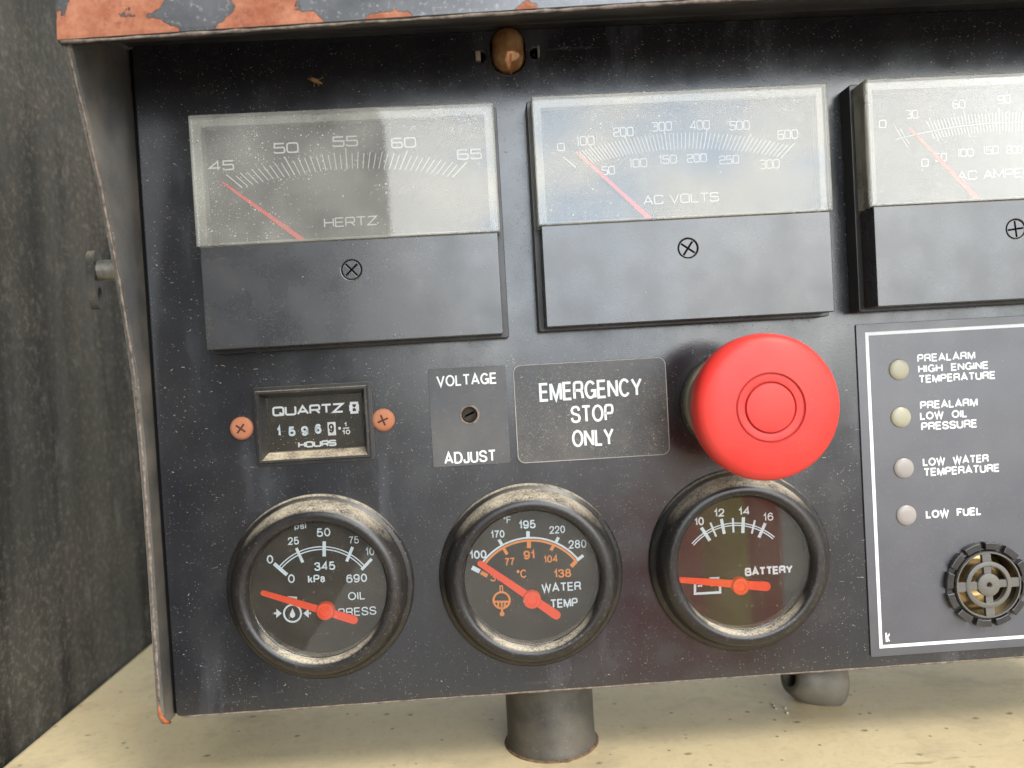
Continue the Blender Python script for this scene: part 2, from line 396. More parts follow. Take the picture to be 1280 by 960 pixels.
    def text(self, s, cu_, cv_, width, height, t, bold=.1):
        """plain round-bowled sans lettering drawn as even strokes"""
        return self.stroke_text(s, cu_, cv_, width, height, t, height * (.125 + .35 * bold), SANS, .30)
    def stroke_text(self, s, cu_, cv_, width, height, t, wd, font=None, gap=.28):
        """wide square-cornered instrument lettering drawn as strokes"""
        font = font or GLYPH
        adv = 0; segs = []; ys = []
        for ch in s:
            if ch == ' ': adv += .55 if font is not GLYPH else .75; continue
            gw, paths = font[ch]
            for pth, cl in paths: segs.append(([(adv + x * gw, y) for x, y in pth], cl))
            adv += gw + gap
        adv -= gap
        ys = [y for q, _ in segs for x, y in q]; ym, yh = (max(ys) + min(ys)) / 2, max(ys) - min(ys)
        sx = (width - wd) / max(.05, adv); sy = (height - wd) / yh
        for i, (pth, cl) in enumerate(segs):
            q = [(cu_ - width / 2 + wd / 2 + x * sx, cv_ + (y - ym) * sy) for x, y in pth]
            self.ribbon(q, wd, t + .012 * (i % 5), cl)
        return self
    def build(self, name, mat, parent=None, recalc=True, sharp=None):
        bmesh.ops.remove_doubles(self.bm, verts=self.bm.verts, dist=1e-5)
        if recalc: bmesh.ops.recalc_face_normals(self.bm, faces=self.bm.faces)
        self.bm.transform(Matrix(((MM, 0, 0, 0), (0, 0, -MM, 0), (0, MM, 0, 0), (0, 0, 0, 1))))
        me = bpy.data.meshes.new(name); self.bm.to_mesh(me); self.bm.free()
        me.materials.append(mat)
        if sharp is not None:
            keep = [p_.use_smooth for p_ in me.polygons]
            me.set_sharp_from_angle(angle=math.radians(sharp))
            for p_, k_ in zip(me.polygons, keep): p_.use_smooth = k_
        o = bpy.data.objects.new(name, me); C.objects.link(o)
        if parent is not None: o.parent = parent
        else: o.location = W(*self.o)
        return o

def curve_mesh(cu):
    o = bpy.data.objects.new('tmp', cu); C.objects.link(o)
    bpy.context.view_layer.update()
    dg = bpy.context.evaluated_depsgraph_get()
    me = bpy.data.meshes.new_from_object(o.evaluated_get(dg))
    bpy.data.objects.remove(o); bpy.data.curves.remove(cu)
    return me
def W(u, v, t): return Vector((u * MM, -t * MM, v * MM))

def rr_path(x0, y0, x1, y1, r, n=3):
    pts = []
    for cx, cy, a0 in ((x1 - r, y1 - r, 0), (x0 + r, y1 - r, 90), (x0 + r, y0 + r, 180), (x1 - r, y0 + r, 270)):
        for k in range(n + 1):
            a = math.radians(a0 + 90 * k / n); pts.append((cx + r * math.cos(a), cy + r * math.sin(a)))
    return pts
def circle(cu, cv, rad, n=48, sx=1.0): return [(cu + sx * rad * math.cos(2 * PI * k / n), cv + rad * math.sin(2 * PI * k / n)) for k in range(n)]
def corner(p0, p1, p2, r, n=3):
    """round the corner p1"""
    a, b, c = Vector(p0), Vector(p1), Vector(p2)
    s, e = b + (a - b).normalized() * r, b + (c - b).normalized() * r
    return [tuple((1 - k / n) ** 2 * s + 2 * (1 - k / n) * (k / n) * b + (k / n) ** 2 * e) for k in range(n + 1)]
def rpath(pts, r):
    o = [pts[0]]
    for i in range(1, len(pts) - 1): o += corner(pts[i - 1], pts[i], pts[i + 1], r)
    return o + [pts[-1]]
R_ = .22
GLYPH = {
 '0': (1.15, [(rr_path(0, 0, 1, 1, R_), True)]),
 '1': (.25, [([(0, .82), (.6, 1), (.6, 0)], False)]),
 '2': (1.1, [(rpath([(0, .75), (0, 1), (1, 1), (1, .5), (0, .5), (0, 0), (1, 0)], R_), False)]),
 '3': (1.1, [(rpath([(0, 1), (1, 1), (1, .52), (.25, .52)], R_), False), (rpath([(.8, .5), (1, .5), (1, 0), (0, 0)], .18), False)]),
 '4': (1.15, [([(.78, 0), (.78, 1), (0, .25), (1, .25)], False)]),
 '5': (1.1, [([(.98, 1), (.06, 1)] + rpath([(.02, .57), (1, .57), (1, 0), (0, 0), (0, .16)], .16), False)]),
 '6': (1.1, [(rpath([(.95, 1), (0, 1), (0, 0), (1, 0), (1, .55), (.03, .55)], .2), False)]),
 '8': (1.1, [(rr_path(0, .52, 1, 1, .18), True), (rr_path(0, 0, 1, .5, .18), True)]),
 '9': (1.1, [(rpath([(.05, 0), (1, 0), (1, 1), (0, 1), (0, .45), (.97, .45)], .2), False)]),
 'H': (1.1, [([(0, 0), (0, 1)], False), ([(1, 0), (1, 1)], False), ([(0, .5), (1, .5)], False)]),
 'E': (1.0, [([(1, 1), (0, 1), (0, 0), (1, 0)], False), ([(0, .5), (.9, .5)], False)]),
 'R': (1.1, [(rpath([(0, 0), (0, 1), (1, 1), (1, .42), (0, .42)], .18), False), ([(.6, .42), (1, 0)], False)]),
 'T': (1.1, [([(0, 1), (1, 1)], False), ([(.5, 1), (.5, 0)], False)]),
 'Z': (1.1, [([(0, 1), (1, 1), (0, 0), (1, 0)], False)]),
 'A': (1.2, [([(0, 0), (.5, 1), (1, 0)], False), ([(.2, .3), (.8, .3)], False)]),
 'C': (1.15, [(rpath([(1, .75), (1, 1), (0, 1), (0, 0), (1, 0), (1, .25)], .2), False)]),
 'V': (1.2, [([(0, 1), (.5, 0), (1, 1)], False)]),
 'O': (1.2, [(rr_path(0, 0, 1, 1, R_), True)]),
 'L': (1.0, [([(0, 1), (0, 0), (1, 0)], False)]),
 'S': (1.1, [(rpath([(1, .8), (1, 1), (0, 1), (0, .52), (1, .52), (1, 0), (0, 0), (0, .2)], .19), False)]),
 'M': (1.3, [([(0, 0), (0, 1), (.5, .2), (1, 1), (1, 0)], False)]),
 'P': (1.1, [(rpath([(0, 0), (0, 1), (1, 1), (1, .42), (0, .42)], .18), False)]),
 'U': (1.15, [(rpath([(0, 1), (0, 0), (1, 0), (1, 1)], .22), False)]),
 'Q': (1.2, [(rr_path(0, 0, 1, 1, R_), True), ([(.6, .3), (1.05, -.02)], False)]),
}

def el(cx, cy, rx, ry, a0=0, a1=360, n=20):
    m = n if abs(a1 - a0) >= 360 else n + 1
    return [(cx + rx * math.cos(math.radians(a0 + (a1 - a0) * k / n)), cy + ry * math.sin(math.radians(a0 + (a1 - a0) * k / n))) for k in range(m)]
def spl(P, n=4):
    """smooth curve through the points"""
    o = []
    for i in range(len(P) - 1):
        p0, p1, p2, p3 = Vector(P[max(i - 1, 0)]), Vector(P[i]), Vector(P[i + 1]), Vector(P[min(i + 2, len(P) - 1)])
        for k in range(n):
            x = k / n
            o.append(tuple(.5 * (2 * p1 + (p2 - p0) * x + (2 * p0 - 5 * p1 + 4 * p2 - p3) * x * x + (3 * p1 - p0 - 3 * p2 + p3) * x ** 3)))
    return o + [tuple(P[-1])]
S_ = [(.97, .74), (.84, .94), (.5, 1), (.14, .93), (.03, .75), (.16, .58), (.5, .51), (.86, .42), (1, .25), (.87, .06), (.5, 0), (.12, .07), (0, .28)]
N6 = [(.95, .78), (.8, .96), (.5, 1), (.15, .88), (0, .5), (.08, .13), (.5, 0), (.9, .1), (1, .32), (.88, .55), (.5, .63), (.14, .53), (.02, .36)]
SANS = {
 'A': (.86, [([(0, 0), (.5, 1), (1, 0)], 0), ([(.19, .3), (.81, .3)], 0)]),
 'B': (.74, [(rpath([(0, 0), (0, 1), (.92, 1), (.92, .53), (0, .53)], .22), 0), (rpath([(.5, .53), (1, .53), (1, 0), (0, 0)], .24), 0)]),
 'C': (.84, [(el(.5, .5, .5, .5, 38, 322), 0)]),
 'D': (.78, [([(0, 0), (0, 1), (.42, 1)] + el(.5, .5, .5, .5, 88, -88, 14) + [(.42, 0), (-.04, 0)], 0)]),
 'E': (.66, [([(1, 1), (0, 1), (0, 0), (1, 0)], 0), ([(0, .52), (.92, .52)], 0)]),
 'F': (.62, [([(1, 1), (0, 1), (0, 0)], 0), ([(0, .52), (.88, .52)], 0)]),
 'G': (.86, [(el(.5, .5, .5, .5, 40, 325) + [(1, .44), (.56, .44)], 0), ([(1, .46), (1, -.0)], 0)]),
 'H': (.76, [([(0, 0), (0, 1)], 0), ([(1, 0), (1, 1)], 0), ([(0, .52), (1, .52)], 0)]),
 'I': (.02, [([(0, 0), (0, 1)], 0)]),
 'J': (.5, [(rpath([(1, 1), (1, 0), (0, 0), (0, .3)], .2), 0)]),
 'K': (.78, [([(0, 0), (0, 1)], 0), ([(1, 1), (0, .38)], 0), ([(.36, .6), (1, 0)], 0)]),
 'L': (.58, [([(0, 1), (0, 0), (1, 0)], 0)]),
 'M': (.90, [([(0, 0), (0, 1)], 0), ([(1, 0), (1, 1)], 0), ([(.03, 1), (.5, .02), (.97, 1)], 0)]),
 'N': (.76, [([(0, 0), (0, 1)], 0), ([(1, 0), (1, 1)], 0), ([(.02, .97), (.98, .03)], 0)]),
 'O': (.90, [(el(.5, .5, .5, .5, n=28), 1)]),
 'P': (.70, [(rpath([(0, 0), (0, 1), (1, 1), (1, .46), (0, .46)], .26), 0)]),
 'R': (.76, [(rpath([(0, 0), (0, 1), (.97, 1), (.97, .5), (0, .5)], .24), 0), (rpath([(.5, .5), (.9, .45), (1, 0)], .2), 0)]),
 'S': (.74, [(spl(S_), 0)]),
 'T': (.74, [([(0, 1), (1, 1)], 0), ([(.5, 1), (.5, 0)], 0)]),
 'U': (.74, [(rpath([(0, 1), (0, 0), (1, 0), (1, 1)], .38), 0)]),
 'V': (.82, [([(0, 1), (.5, 0), (1, 1)], 0)]),
 'W': (1.18, [([(0, 1), (.25, 0), (.5, 1), (.75, 0), (1, 1)], 0)]),
 'Y': (.80, [([(0, 1), (.5, .44), (1, 1)], 0), ([(.5, .46), (.5, 0)], 0)]),
 '0': (.60, [(el(.5, .5, .5, .5, n=24), 1)]),
 '1': (.28, [([(0, .72), (.55, .8), (.9, 1), (.9, 0)], 0)]),
 '2': (.58, [(spl([(.02, .66), (.1, .92), (.48, 1), (.88, .93), (.98, .7), (.8, .46), (.3, .2), (0, 0)]) + [(1, 0)], 0)]),
 '3': (.58, [(spl([(0, .75), (.14, .95), (.5, 1), (.86, .94), (.94, .76), (.8, .57), (.36, .53)]), 0), (spl([(.4, .53), (.84, .48), (1, .27), (.87, .06), (.5, 0), (.13, .05), (0, .26)]), 0)]),
 '4': (.64, [([(.76, 0), (.76, 1), (0, .29), (1, .29)], 0)]),
 '5': (.58, [([(.92, 1), (.16, 1), (.06, .5)] + spl([(.12, .52), (.45, .63), (.86, .54), (1, .32), (.87, .07), (.45, 0), (.1, .07), (0, .24)]), 0)]),
 '6': (.60, [(spl(N6), 0)]),
 '7': (.58, [([(0, 1), (1, 1)] + spl([(.98, .97), (.55, .5), (.36, 0)]), 0)]),
 '8': (.60, [(el(.5, .76, .42, .24), 1), (el(.5, .27, .5, .27), 1)]),
 '9': (.60, [(spl([(1 - x, 1 - y) for x, y in N6]), 0)]),
 'k': (.52, [([(0, 0), (0, 1)], 0), ([(.9, .7), (0, .25)], 0), ([(.34, .44), (1, 0)], 0)]),
 'a': (.54, [(spl([(.06, .52), (.2, .69), (.5, .72), (.85, .62), (.88, .4), (.88, 0)]), 0), (el(.45, .21, .43, .21), 1)]),
 'p': (.56, [([(0, -.28), (0, .72)], 0), (el(.48, .36, .5, .36), 1)]),
 's': (.50, [(spl([(x, y * .72) for x, y in S_]), 0)]),
 'i': (.02, [([(0, 0), (0, .72)], 0), ([(0, .88), (0, 1)], 0)]),
 '\u00b0': (.24, [(el(.5, .86, .5, .14), 1)]),
}

def tag(o, label=None, cat=None, group=None, kind=None):
    if label: o['label'] = label
    if cat: o['category'] = cat
    if group: o['group'] = group
    if kind: o['kind'] = kind
    return o
def thing(name, u, v, t, label, cat, group=None):
    o = bpy.data.objects.new(name, None); o.empty_display_size = .01
    C.objects.link(o); o.location = W(u, v, t); return tag(o, label, cat, group)

class Zoom:
    """reads off places measured in an enlarged crop of the photo, on the plane t in front of the panel"""
    def __init__(self, ox, oy, k, t): self.ox, self.oy, self.k, self.t = ox, oy, k, t
    def __call__(self, x, y): return U(self.ox + x / self.k, self.oy + y / self.k, self.t)
    def box(self, x, y, wd, ht):
        c = self(x, y); s = (CAM_D - self.t) / F_PX / self.k
        return c[0], c[1], wd * s, ht * s

# ------------------------------------------------------------------ setting
LEDGE, WALLX = -132.0, -180.0
g = MB(0, -1300, 0)
g.face([(-60000, -1300, -60000), (60000, -1300, -60000), (60000, -1300, 60000), (-60000, -1300, 60000)])
tag(g.build('ground', M['ground'], recalc=False), kind='structure')
b = MB(0, LEDGE, 0)
b.box(WALLX + .3, 420, LEDGE - 30, LEDGE, -420, 70, 3, 3)
tag(b.build('ledge', M['ledge']), kind='structure')
b = MB(WALLX, LEDGE, 0)
b.box(WALLX - 3, WALLX, LEDGE - 120, 520, -440, 1480, .8, 1)
tag(b.build('enclosure_wall', M['wall']), 'dark grimy metal side wall of the enclosure, left of the panel', 'wall')

# ------------------------------------------------------------------ control panel
PL, PR, PB, PT = -102.6, 226.0, -104.4, 105.0
cp = thing('control_panel', 0, PB, 0, 'black dusty generator control panel in a hooded metal box on the cream ledge', 'control panel')
O = (0, PB, 0)
hours_hole = rr_path(-70.6, -25.6, -37.0, -4.1, .6, 2)
loops = [rr_path(PL, PB, PR, PT, 1.2, 3),
         circle(13.4, 98.4, 1.0, 40), circle(4.6, 97.0, 1.7, 28), circle(21.9, 97.4, 1.7, 28),
         circle(-5.2, -14.8, 2.9, 36), hours_hole, circle(158.3, -79.2, 10.7, 48)]
loops[1] = [(13.4 + 5.5 * math.cos(a), 98.4 + (1.8 if math.sin(a) > 0 else -1.8) + 5.5 * math.sin(a)) for a in [2 * PI * (k + .5) / 40 for k in range(40)]]
b = MB(*O); b.plate(loops, -2.0, 0.0, .45); face = b.build('face_plate', M['panel'], cp, sharp=40)
b = MB(*O)
b.box(PL + 1, PR - 1, PB + 1.2, PB + 2.6, -75, -2.4)
b.box(PL + 1, PR - 1, PT - 2.6, PT - 1.2, -75, -2.4)
b.box(PL + 1, PR - 1, PB + 2.7, PT - 2.7, -75, -73)
b.build('housing', M['housing'], cp)
# worn strip along the lower edge
b = MB(*O); ups = [PL + 1.5 + k * 4 for k in range(82)]
pts = [(u, PB - .12 + random.uniform(-.12, .06), -.35) for u in ups]
b.tube(pts, [random.uniform(.30, .46) for _ in pts], 6); b.build('worn_edge', M['wear'], cp)
# side plate: profile in (t, v)
prof = [(34.2, 92.6), (27.2, 75), (19.8, 56), (14.2, 36), (10.0, 20), (6.8, 2), (5.2, -18), (4.7, -36), (4.7, -55), (4.9, -76), (4.9, -101.5), (2.5, -105.2), (-75, -105.2), (-75, 112), (30, 108)]
SX0, SX1 = -106.4, -104.3
b = MB(*O); b.extrude_poly(prof, 'u', SX0, SX1, lambda x, y, a: (a, y, x)); sp = b.build('side_plate', M['side'], cp)
b = MB(*O)
rim = []
for (a, c) in zip(prof[:10], prof[1:11]):
    for k in range(7): rim.append((a[0] + (c[0] - a[0]) * k / 7, a[1] + (c[1] - a[1]) * k / 7))
b.tube([(-105.5 + random.uniform(-.12, .12), y, x - .35) for x, y in rim], [random.uniform(.42, .72) for _ in rim], 7)
b.build('worn_rim', M['wear'], sp)
b = MB(*O); b.tube([(-105.6, -98, 4.4), (-105.5, -101.6, 4.5), (-104.9, -104.6, 2.6), (-104.2, -105.6, 1.0)], [.5, .8, .8, .45], 8); b.build('rust_patch', M['rust'], sp)
b = MB(*O); b.extrude_poly([(x, y) for x, y in prof], 'u', PR + 2, PR + 4, lambda x, y, a: (a, y, x)); b.build('side_plate', M['side'], cp)
# near-black strip standing in for shade in the gap beside the face
b = MB(*O); b.box(SX1 + .05, PL - .1, PB + .3, PT - .3, -3.5, -2.2); b.build('gap_shade_strip', M['void'], cp)
# hood: profile in (t, v), lip rolled
def lip(u):
    x = (u + 104) / 330
    return 92.0 + 5.2 * math.sin(min(1, x * 1.05) * PI / 2)
b = MB(*O)
hp = lambda dz: [(34.6, 92.0 + dz), (35.3, 92.6 + dz), (35.4, 93.5 + dz), (33.5, 112), (26, 121), (-75, 124), (-75, 121.5), (25, 118.6), (31.2, 110.5), (33.0, 94.2 + dz), (32.4, 93.7 + dz), (3, 105.6 + .2 * dz), (-1.9, 106.0), (-1.9, 105.3), (3, 104.7 + .2 * dz), (32.6, 92.0 + dz)]
hus = [-107.2 + k * (336.6 / 24) for k in range(25)]
rings = []
for u in hus:
    dz = lip(u) - 92.0
    rings.append([b.p(u, y, x) for x, y in hp(dz)])
n = len(rings[0])
for A, B_ in zip(rings, rings[1:]):
    for i in range(n): b.bm.faces.new([A[i], B_[i], B_[(i + 1) % n], A[(i + 1) % n]])
b.bm.faces.new(rings[0]); b.bm.faces.new(rings[-1][::-1])
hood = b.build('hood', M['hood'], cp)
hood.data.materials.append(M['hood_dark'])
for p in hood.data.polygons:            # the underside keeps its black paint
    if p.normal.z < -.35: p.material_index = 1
b = MB(*O)
pts = [(u, lip(u) - .05 + random.uniform(-.1, .1), 34.9) for u in [-106.5 + k * 3.3 for k in range(101)]]
b.tube(pts, [random.uniform(.25, .6) for _ in pts], 6); b.build('worn_lip', M['wear'], hood)

# ------------------------------------------------------------------ panel lamp and its tab holes
lm = thing('panel_lamp', 13.4, 98.4, 0, 'small amber glass bulb set in an oval slot under the hood', 'lamp')
b = MB(13.4, 98.4, 0)
rings = []; seg = 40
for i in range(13):
    a = PI / 2 * i / 12; rr = math.cos(a)
    rings.append([b.p(13.4 + 5.05 * rr * math.cos(2 * PI * k / seg), 98.9 + 5.05 * rr * math.sin(2 * PI * k / seg) + (2.0 if math.sin(2 * PI * k / seg) > 0 else -2.0) * (.25 + .75 * rr), -.5 + 5.2 * math.sin(a)) for k in range(seg)])
rings.insert(0, [b.p(13.4 + 5.05 * math.cos(2 * PI * k / seg), 98.9 + 5.05 * math.sin(2 * PI * k / seg) + (2.0 if math.sin(2 * PI * k / seg) > 0 else -2.0), -9) for k in range(seg)])
for A, B_ in zip(rings, rings[1:]):
    for k in range(seg):
        q = b.bm.faces.new([A[k], A[(k + 1) % seg], B_[(k + 1) % seg], B_[k]]); q.smooth = True
q = b.bm.faces.new(rings[-1]); q.smooth = True
b.build('bulb', M['bulb'], lm)
b = MB(13.4, 98.4, 0)
b.lathe(13.4, 98.4, [(8.0, -9.4), (8.0, -10), (0, -10)], 32); b.build('socket', plain('old_copper_reflector', (.85, .50, .25), .35, .5, .6, .5), lm)
b = MB(13.4, 98.4, 0); b.tube([(11.6, 97.6, -6), (11.9, 97.8, 0), (12.8, 98.4, 1.2), (13.4, 97.7, 1.4), (14.0, 98.4, 1.2), (14.9, 97.8, 0), (15.2, 97.6, -6)], .28, 8); b.build('filament', M['metalbits'], lm)
for (uu, kind) in ((4.0, 0), (22.9, 1)):
    b = MB(13.4, 98.4, 0)
    if kind == 0: b.box(uu - .9, uu + .7, 95.7, 98.6, -1.5, .9, .25, 2)
    else: b.box(uu - .3, uu + .3, 95.9, 99.3, -1.5, 1.3, .15, 2); 
    b.build('retaining_tab', M['metalbits'], lm)

# ------------------------------------------------------------------ rectangular meters
MT = 15.0
def cross_loop(cu, cv, rad, wd, ang):
    pts = []
    for k in range(4):
        a = ang + k * PI / 2; dx, dy = math.cos(a), math.sin(a); nx, ny = -dy, dx
        h = wd / 2
        pts += [(cu + dx * h - nx * h, cv + dy * h - ny * h)] if False else []
        pts += [(cu + dx * rad - nx * h, cv + dy * rad - ny * h), (cu + dx * rad + nx * h, cv + dy * rad + ny * h)]
        a2 = a + PI / 4; pts.append((cu + math.cos(a2) * h * 1.4142, cv + math.sin(a2) * h * 1.4142))
    return pts
def meter(label, x0, zt, cross_ang, fill):
    x1, zc, zb = x0 + 89.0, zt - 38.2, zt - 68.5
    cx = (x0 + x1) / 2
    O = (cx, zb, 0)
    th = thing('panel_meter', *O, label, 'meter', 'rectangular panel meters')
    b = MB(*O); b.plate([rr_path(x0 - 1.0, zb - 1.0, x1 + 1.2, zt + 1.3, .8), rr_path(x0 + 3, zc + 1, x1 - 3, zt - 3, .5)], 0, 6.2, .3); b.build('flange', M['flange'], th, sharp=40)
    b = MB(*O); b.plate([rr_path(x0 + .8, zb, x1 - .8, zc - .15, .4), circle(cx, zc - 9.0, 3.0, 40)], 6.3, MT - .5, .3); cov = b.build('lower_cover', M['meter_black'], th, sharp=40)
    b = MB(*O); b.plate([circle(cx, zc - 9.0, 2.72, 40), cross_loop(cx, zc - 9, 2.4, .46, cross_ang)], MT - 1.9, MT - .62, .12)
    s = b.build('cover_screw', M['meter_black'], th, sharp=40)
    b = MB(*O); b.disc(cx, zc - 9, 3.3, MT - 2.2); b.build('screw_recess', M['void'], s)
    # clear window: front sheet and the wall that stands round it
    b = MB(*O); b.box(x0, x1, zc, zt, MT - 2.0, MT, .45, 2); win = b.build('clear_window', M['clear'], th)
    win.data.materials.append(M['clear_rim'])            # frosted sawn edges
    for p_ in win.data.polygons:
        if abs(p_.normal.y) < .8: p_.material_index = 1
    b = MB(*O); b.plate([rr_path(x0 + .05, zc + .05, x1 - .05, zt - .05, .3), rr_path(x0 + 2.6, zc + .9, x1 - 2.6, zt - 2.8, .3)], 6.4, MT - 2.05, .15)
    b.ribbon(rr_path(x0 + 2.65, zc + .95, x1 - 2.65, zt - 2.85, .3), .24, MT - 2.03, True); b.build('window_rim', M['clear_rim'], win, sharp=40)
    b = MB(*O); b.box(x0 + 2.0, x1 - 2.0, zc - .05, zt - 2.0, 4.0, 8.6)
    b.build('dial', M['dial'], th)
    tk, tx, nd = MB(*O), MB(*O), MB(*O)
    fill(cx, zt, tk, tx, nd)
    tk.build('tick_marks', M['white_dim'], th, recalc=False); tx.build('lettering', M['white_dim'], th, recalc=False); nd.build('needle', M['mneedle'], th)
    return th
DT = 9.0
def inner_arc(cx, zt, x):            # shallow lower line of every scale
    return (cx + x, zt - 16.2 - 124.4 + math.sqrt(124.4 ** 2 - x * x))
def tick(tk, cx, zt, x, l0, l1, wd, t=DT):
    p = inner_arc(cx, zt, x); pv = (cx, zt - 50.0)
    d = Vector((p[0] - pv[0], p[1] - pv[1])).normalized()
    tk.ribbon([(p[0] + d.x * l0, p[1] + d.y * l0), (p[0] + d.x * l1, p[1] + d.y * l1)], wd, t)
def needle_mesh(nd, a, b_, t=10.2):
    a, b_ = Vector(a), Vector(b_); d = (b_ - a).normalized(); nn = Vector((-d.y, d.x)); e = b_ + d * 6
    top = [(a.x, a.y, .26), (a.x + d.x * 6, a.y + d.y * 6, .42), (e.x, e.y, .80)]
    L = [(x + nn.x * w_, y + nn.y * w_) for x, y, w_ in top]; R = [(x - nn.x * w_, y - nn.y * w_) for x, y, w_ in top]
    nd.plate([R + L[::-1]], t, t + .35, 0)

HZ = Zoom(220, 110, 2.91, DT)
def fill_hz(cx, zt, tk, tx, nd):
    for i in range(41):
        x = -31.6 + 63.0 * i / 40 - .2
        tick(tk, cx, zt, x, 0, 6.2 if i % 10 == 0 else (5.1 if i % 2 == 0 else 4.6), .30 if i % 10 == 0 else .24)
    for s, x, y, w_, h in (('45', 165, 282, 90, 36), ('50', 400, 218, 90, 38), ('55', 615, 194, 92, 38), ('60', 828, 199, 90, 38), ('65', 1067, 241, 90, 38)):
        tx.stroke_text(s, *HZ.box(x, y, w_, h), DT, .44)
    tx.stroke_text('HERTZ', *HZ.box(635, 486, 190, 34), DT, .36)
    needle_mesh(nd, HZ(172, 345), HZ(452, 547))
meter('clear fronted meter reading hertz, leftmost of the three rectangular meters', -81.7, 78.0, .75, fill_hz)
VZ = Zoom(640, 90, 2.91, DT)
def fill_v(cx, zt, tk, tx, nd):
    tick(tk, cx, zt, -31.6, 0, 5, .26)
    for i in range(4, 61):
        vv = i / 60.0
        x = -31.4 + 63.0 * (vv ** 1.18 * .93 + .07 * vv)
        if x < -28: continue
        tick(tk, cx, zt, x, 0, 6.2 if i % 10 == 0 else 5.0, .28 if i % 5 == 0 else .22)
    for s, x, y, w_, h in (('0', 178, 273, 28, 30), ('100', 268, 250, 64, 34), ('200', 405, 218, 74, 34), ('300', 545, 198, 74, 34), ('400', 683, 193, 74, 34), ('500', 828, 194, 76, 34), ('600', 1003, 227, 76, 34),
                           ('50', 350, 358, 48, 32), ('100', 460, 331, 64, 32), ('150', 568, 318, 64, 32), ('200', 672, 313, 74, 32), ('250', 790, 319, 74, 32), ('300', 937, 335, 74, 34)):
        tx.stroke_text(s, *VZ.box(x, y, w_, h), DT, .30)
    tx.stroke_text('AC VOLTS', *VZ.box(615, 460, 278, 34), DT, .34)
    needle_mesh(nd, VZ(235, 297), VZ(490, 530))
meter('bright reflecting meter reading AC volts, above the red button', 18.7, 79.2, .95, fill_v)
AZ = Zoom(1030, 70, 2.908, DT)
def fill_a(cx, zt, tk, tx, nd):
    up_ = lambda x: (cx + x, zt - 13.4 - 150 + math.sqrt(150 ** 2 - x * x))
    tk.ribbon([up_(-33 + 66 * k / 40) for k in range(41)], .22, DT)
    for i in range(61):
        x = -31 + 62 * i / 60
        if -29.5 < x < -22: continue
        p = up_(x); d = Vector((x, 55.)).normalized()
        l = 4.4 if i % 10 == 0 else 3.1
        tk.ribbon([(p[0] + d.x * .4, p[1] + d.y * .4), (p[0] + d.x * l, p[1] + d.y * l)], .22, DT + .02)
        l = 3.6 if i % 10 == 0 else 2.6
        tk.ribbon([(p[0] - d.x * .5, p[1] - d.y * .5), (p[0] - d.x * l, p[1] - d.y * l)], .22, DT + .02)
    for s, x, y, w_, h in (('0', 213, 247, 28, 30), ('30', 320, 212, 44, 32), ('60', 490, 175, 48, 32), ('90', 655, 158, 50, 32),
                           ('0', 367, 388, 28, 30), ('50', 425, 368, 44, 30), ('100', 515, 351, 60, 30), ('150', 607, 342, 58, 30), ('200', 692, 340, 62, 30)):
        tx.stroke_text(s, *AZ.box(x, y, w_, h), DT, .30)
    for s, x, v in (('120', 14.5, -8.6), ('150', 24.5, -10.6), ('180', 34.5, -13.5), ('250', 13, -23.2), ('300', 22.5, -25.2)):
        tx.stroke_text(s, cx + x, zt + v, 5.6, 2.6, DT, .30)
    tx.stroke_text('AC AMPERES', *AZ.box(655, 427, 355, 34), DT, .34)
    needle_mesh(nd, AZ(300, 265), AZ(545, 520))
meter('meter reading AC amperes cut by the right edge of the photo, above the alarm lights', 119.4, 79.9, .1, fill_a)

# ------------------------------------------------------------------ round gauges
def gauge(label, cu, cv, fill):
    O = (cu, cv, 0)
    th = thing('round_gauge', *O, label, 'gauge', 'round gauges in the bottom row')
    prof = [(29.0, .02), (29.2, .5), (29.1, 1.4), (28.5, 2.0), (27.6, 2.2), (27.3, 2.6), (27.0, 4.2), (26.3, 6.0), (25.3, 7.3), (24.4, 7.9), (23.2, 8.0), (22.3, 7.8), (21.7, 7.2), (21.4, 6.3), (21.25, 5.4), (21.1, 4.0), (21.0, 1.0)]
    b = MB(*O); b.lathe(cu, cv, prof, 96); b.build('bezel', M['bezel'], th, sharp=50)
    b = MB(*O); b.lathe(cu, cv, [(0, 4.4), (21.05, 4.4), (21.05, 5.1), (0, 5.1)], 72, False); b.build('glass', M['glass'], th)
    b = MB(*O); b.disc(cu, cv, 21.4, 1.0, 72); b.build('dial_face', M['gauge_dial'], th)
    fill(th, O)
    return th
GT = 1.2
def arc_pts(c, rad, p0, p1, n=40):
    """arc through two measured ends about a measured centre, in crop coordinates"""
    a0 = math.atan2(p0[1] - c[1], p0[0] - c[0]); a1 = math.atan2(p1[1] - c[1], p1[0] - c[0])
    return [(c[0] + rad * math.cos(a0 + (a1 - a0) * k / n), c[1] + rad * math.sin(a0 + (a1 - a0) * k / n)) for k in range(n + 1)]
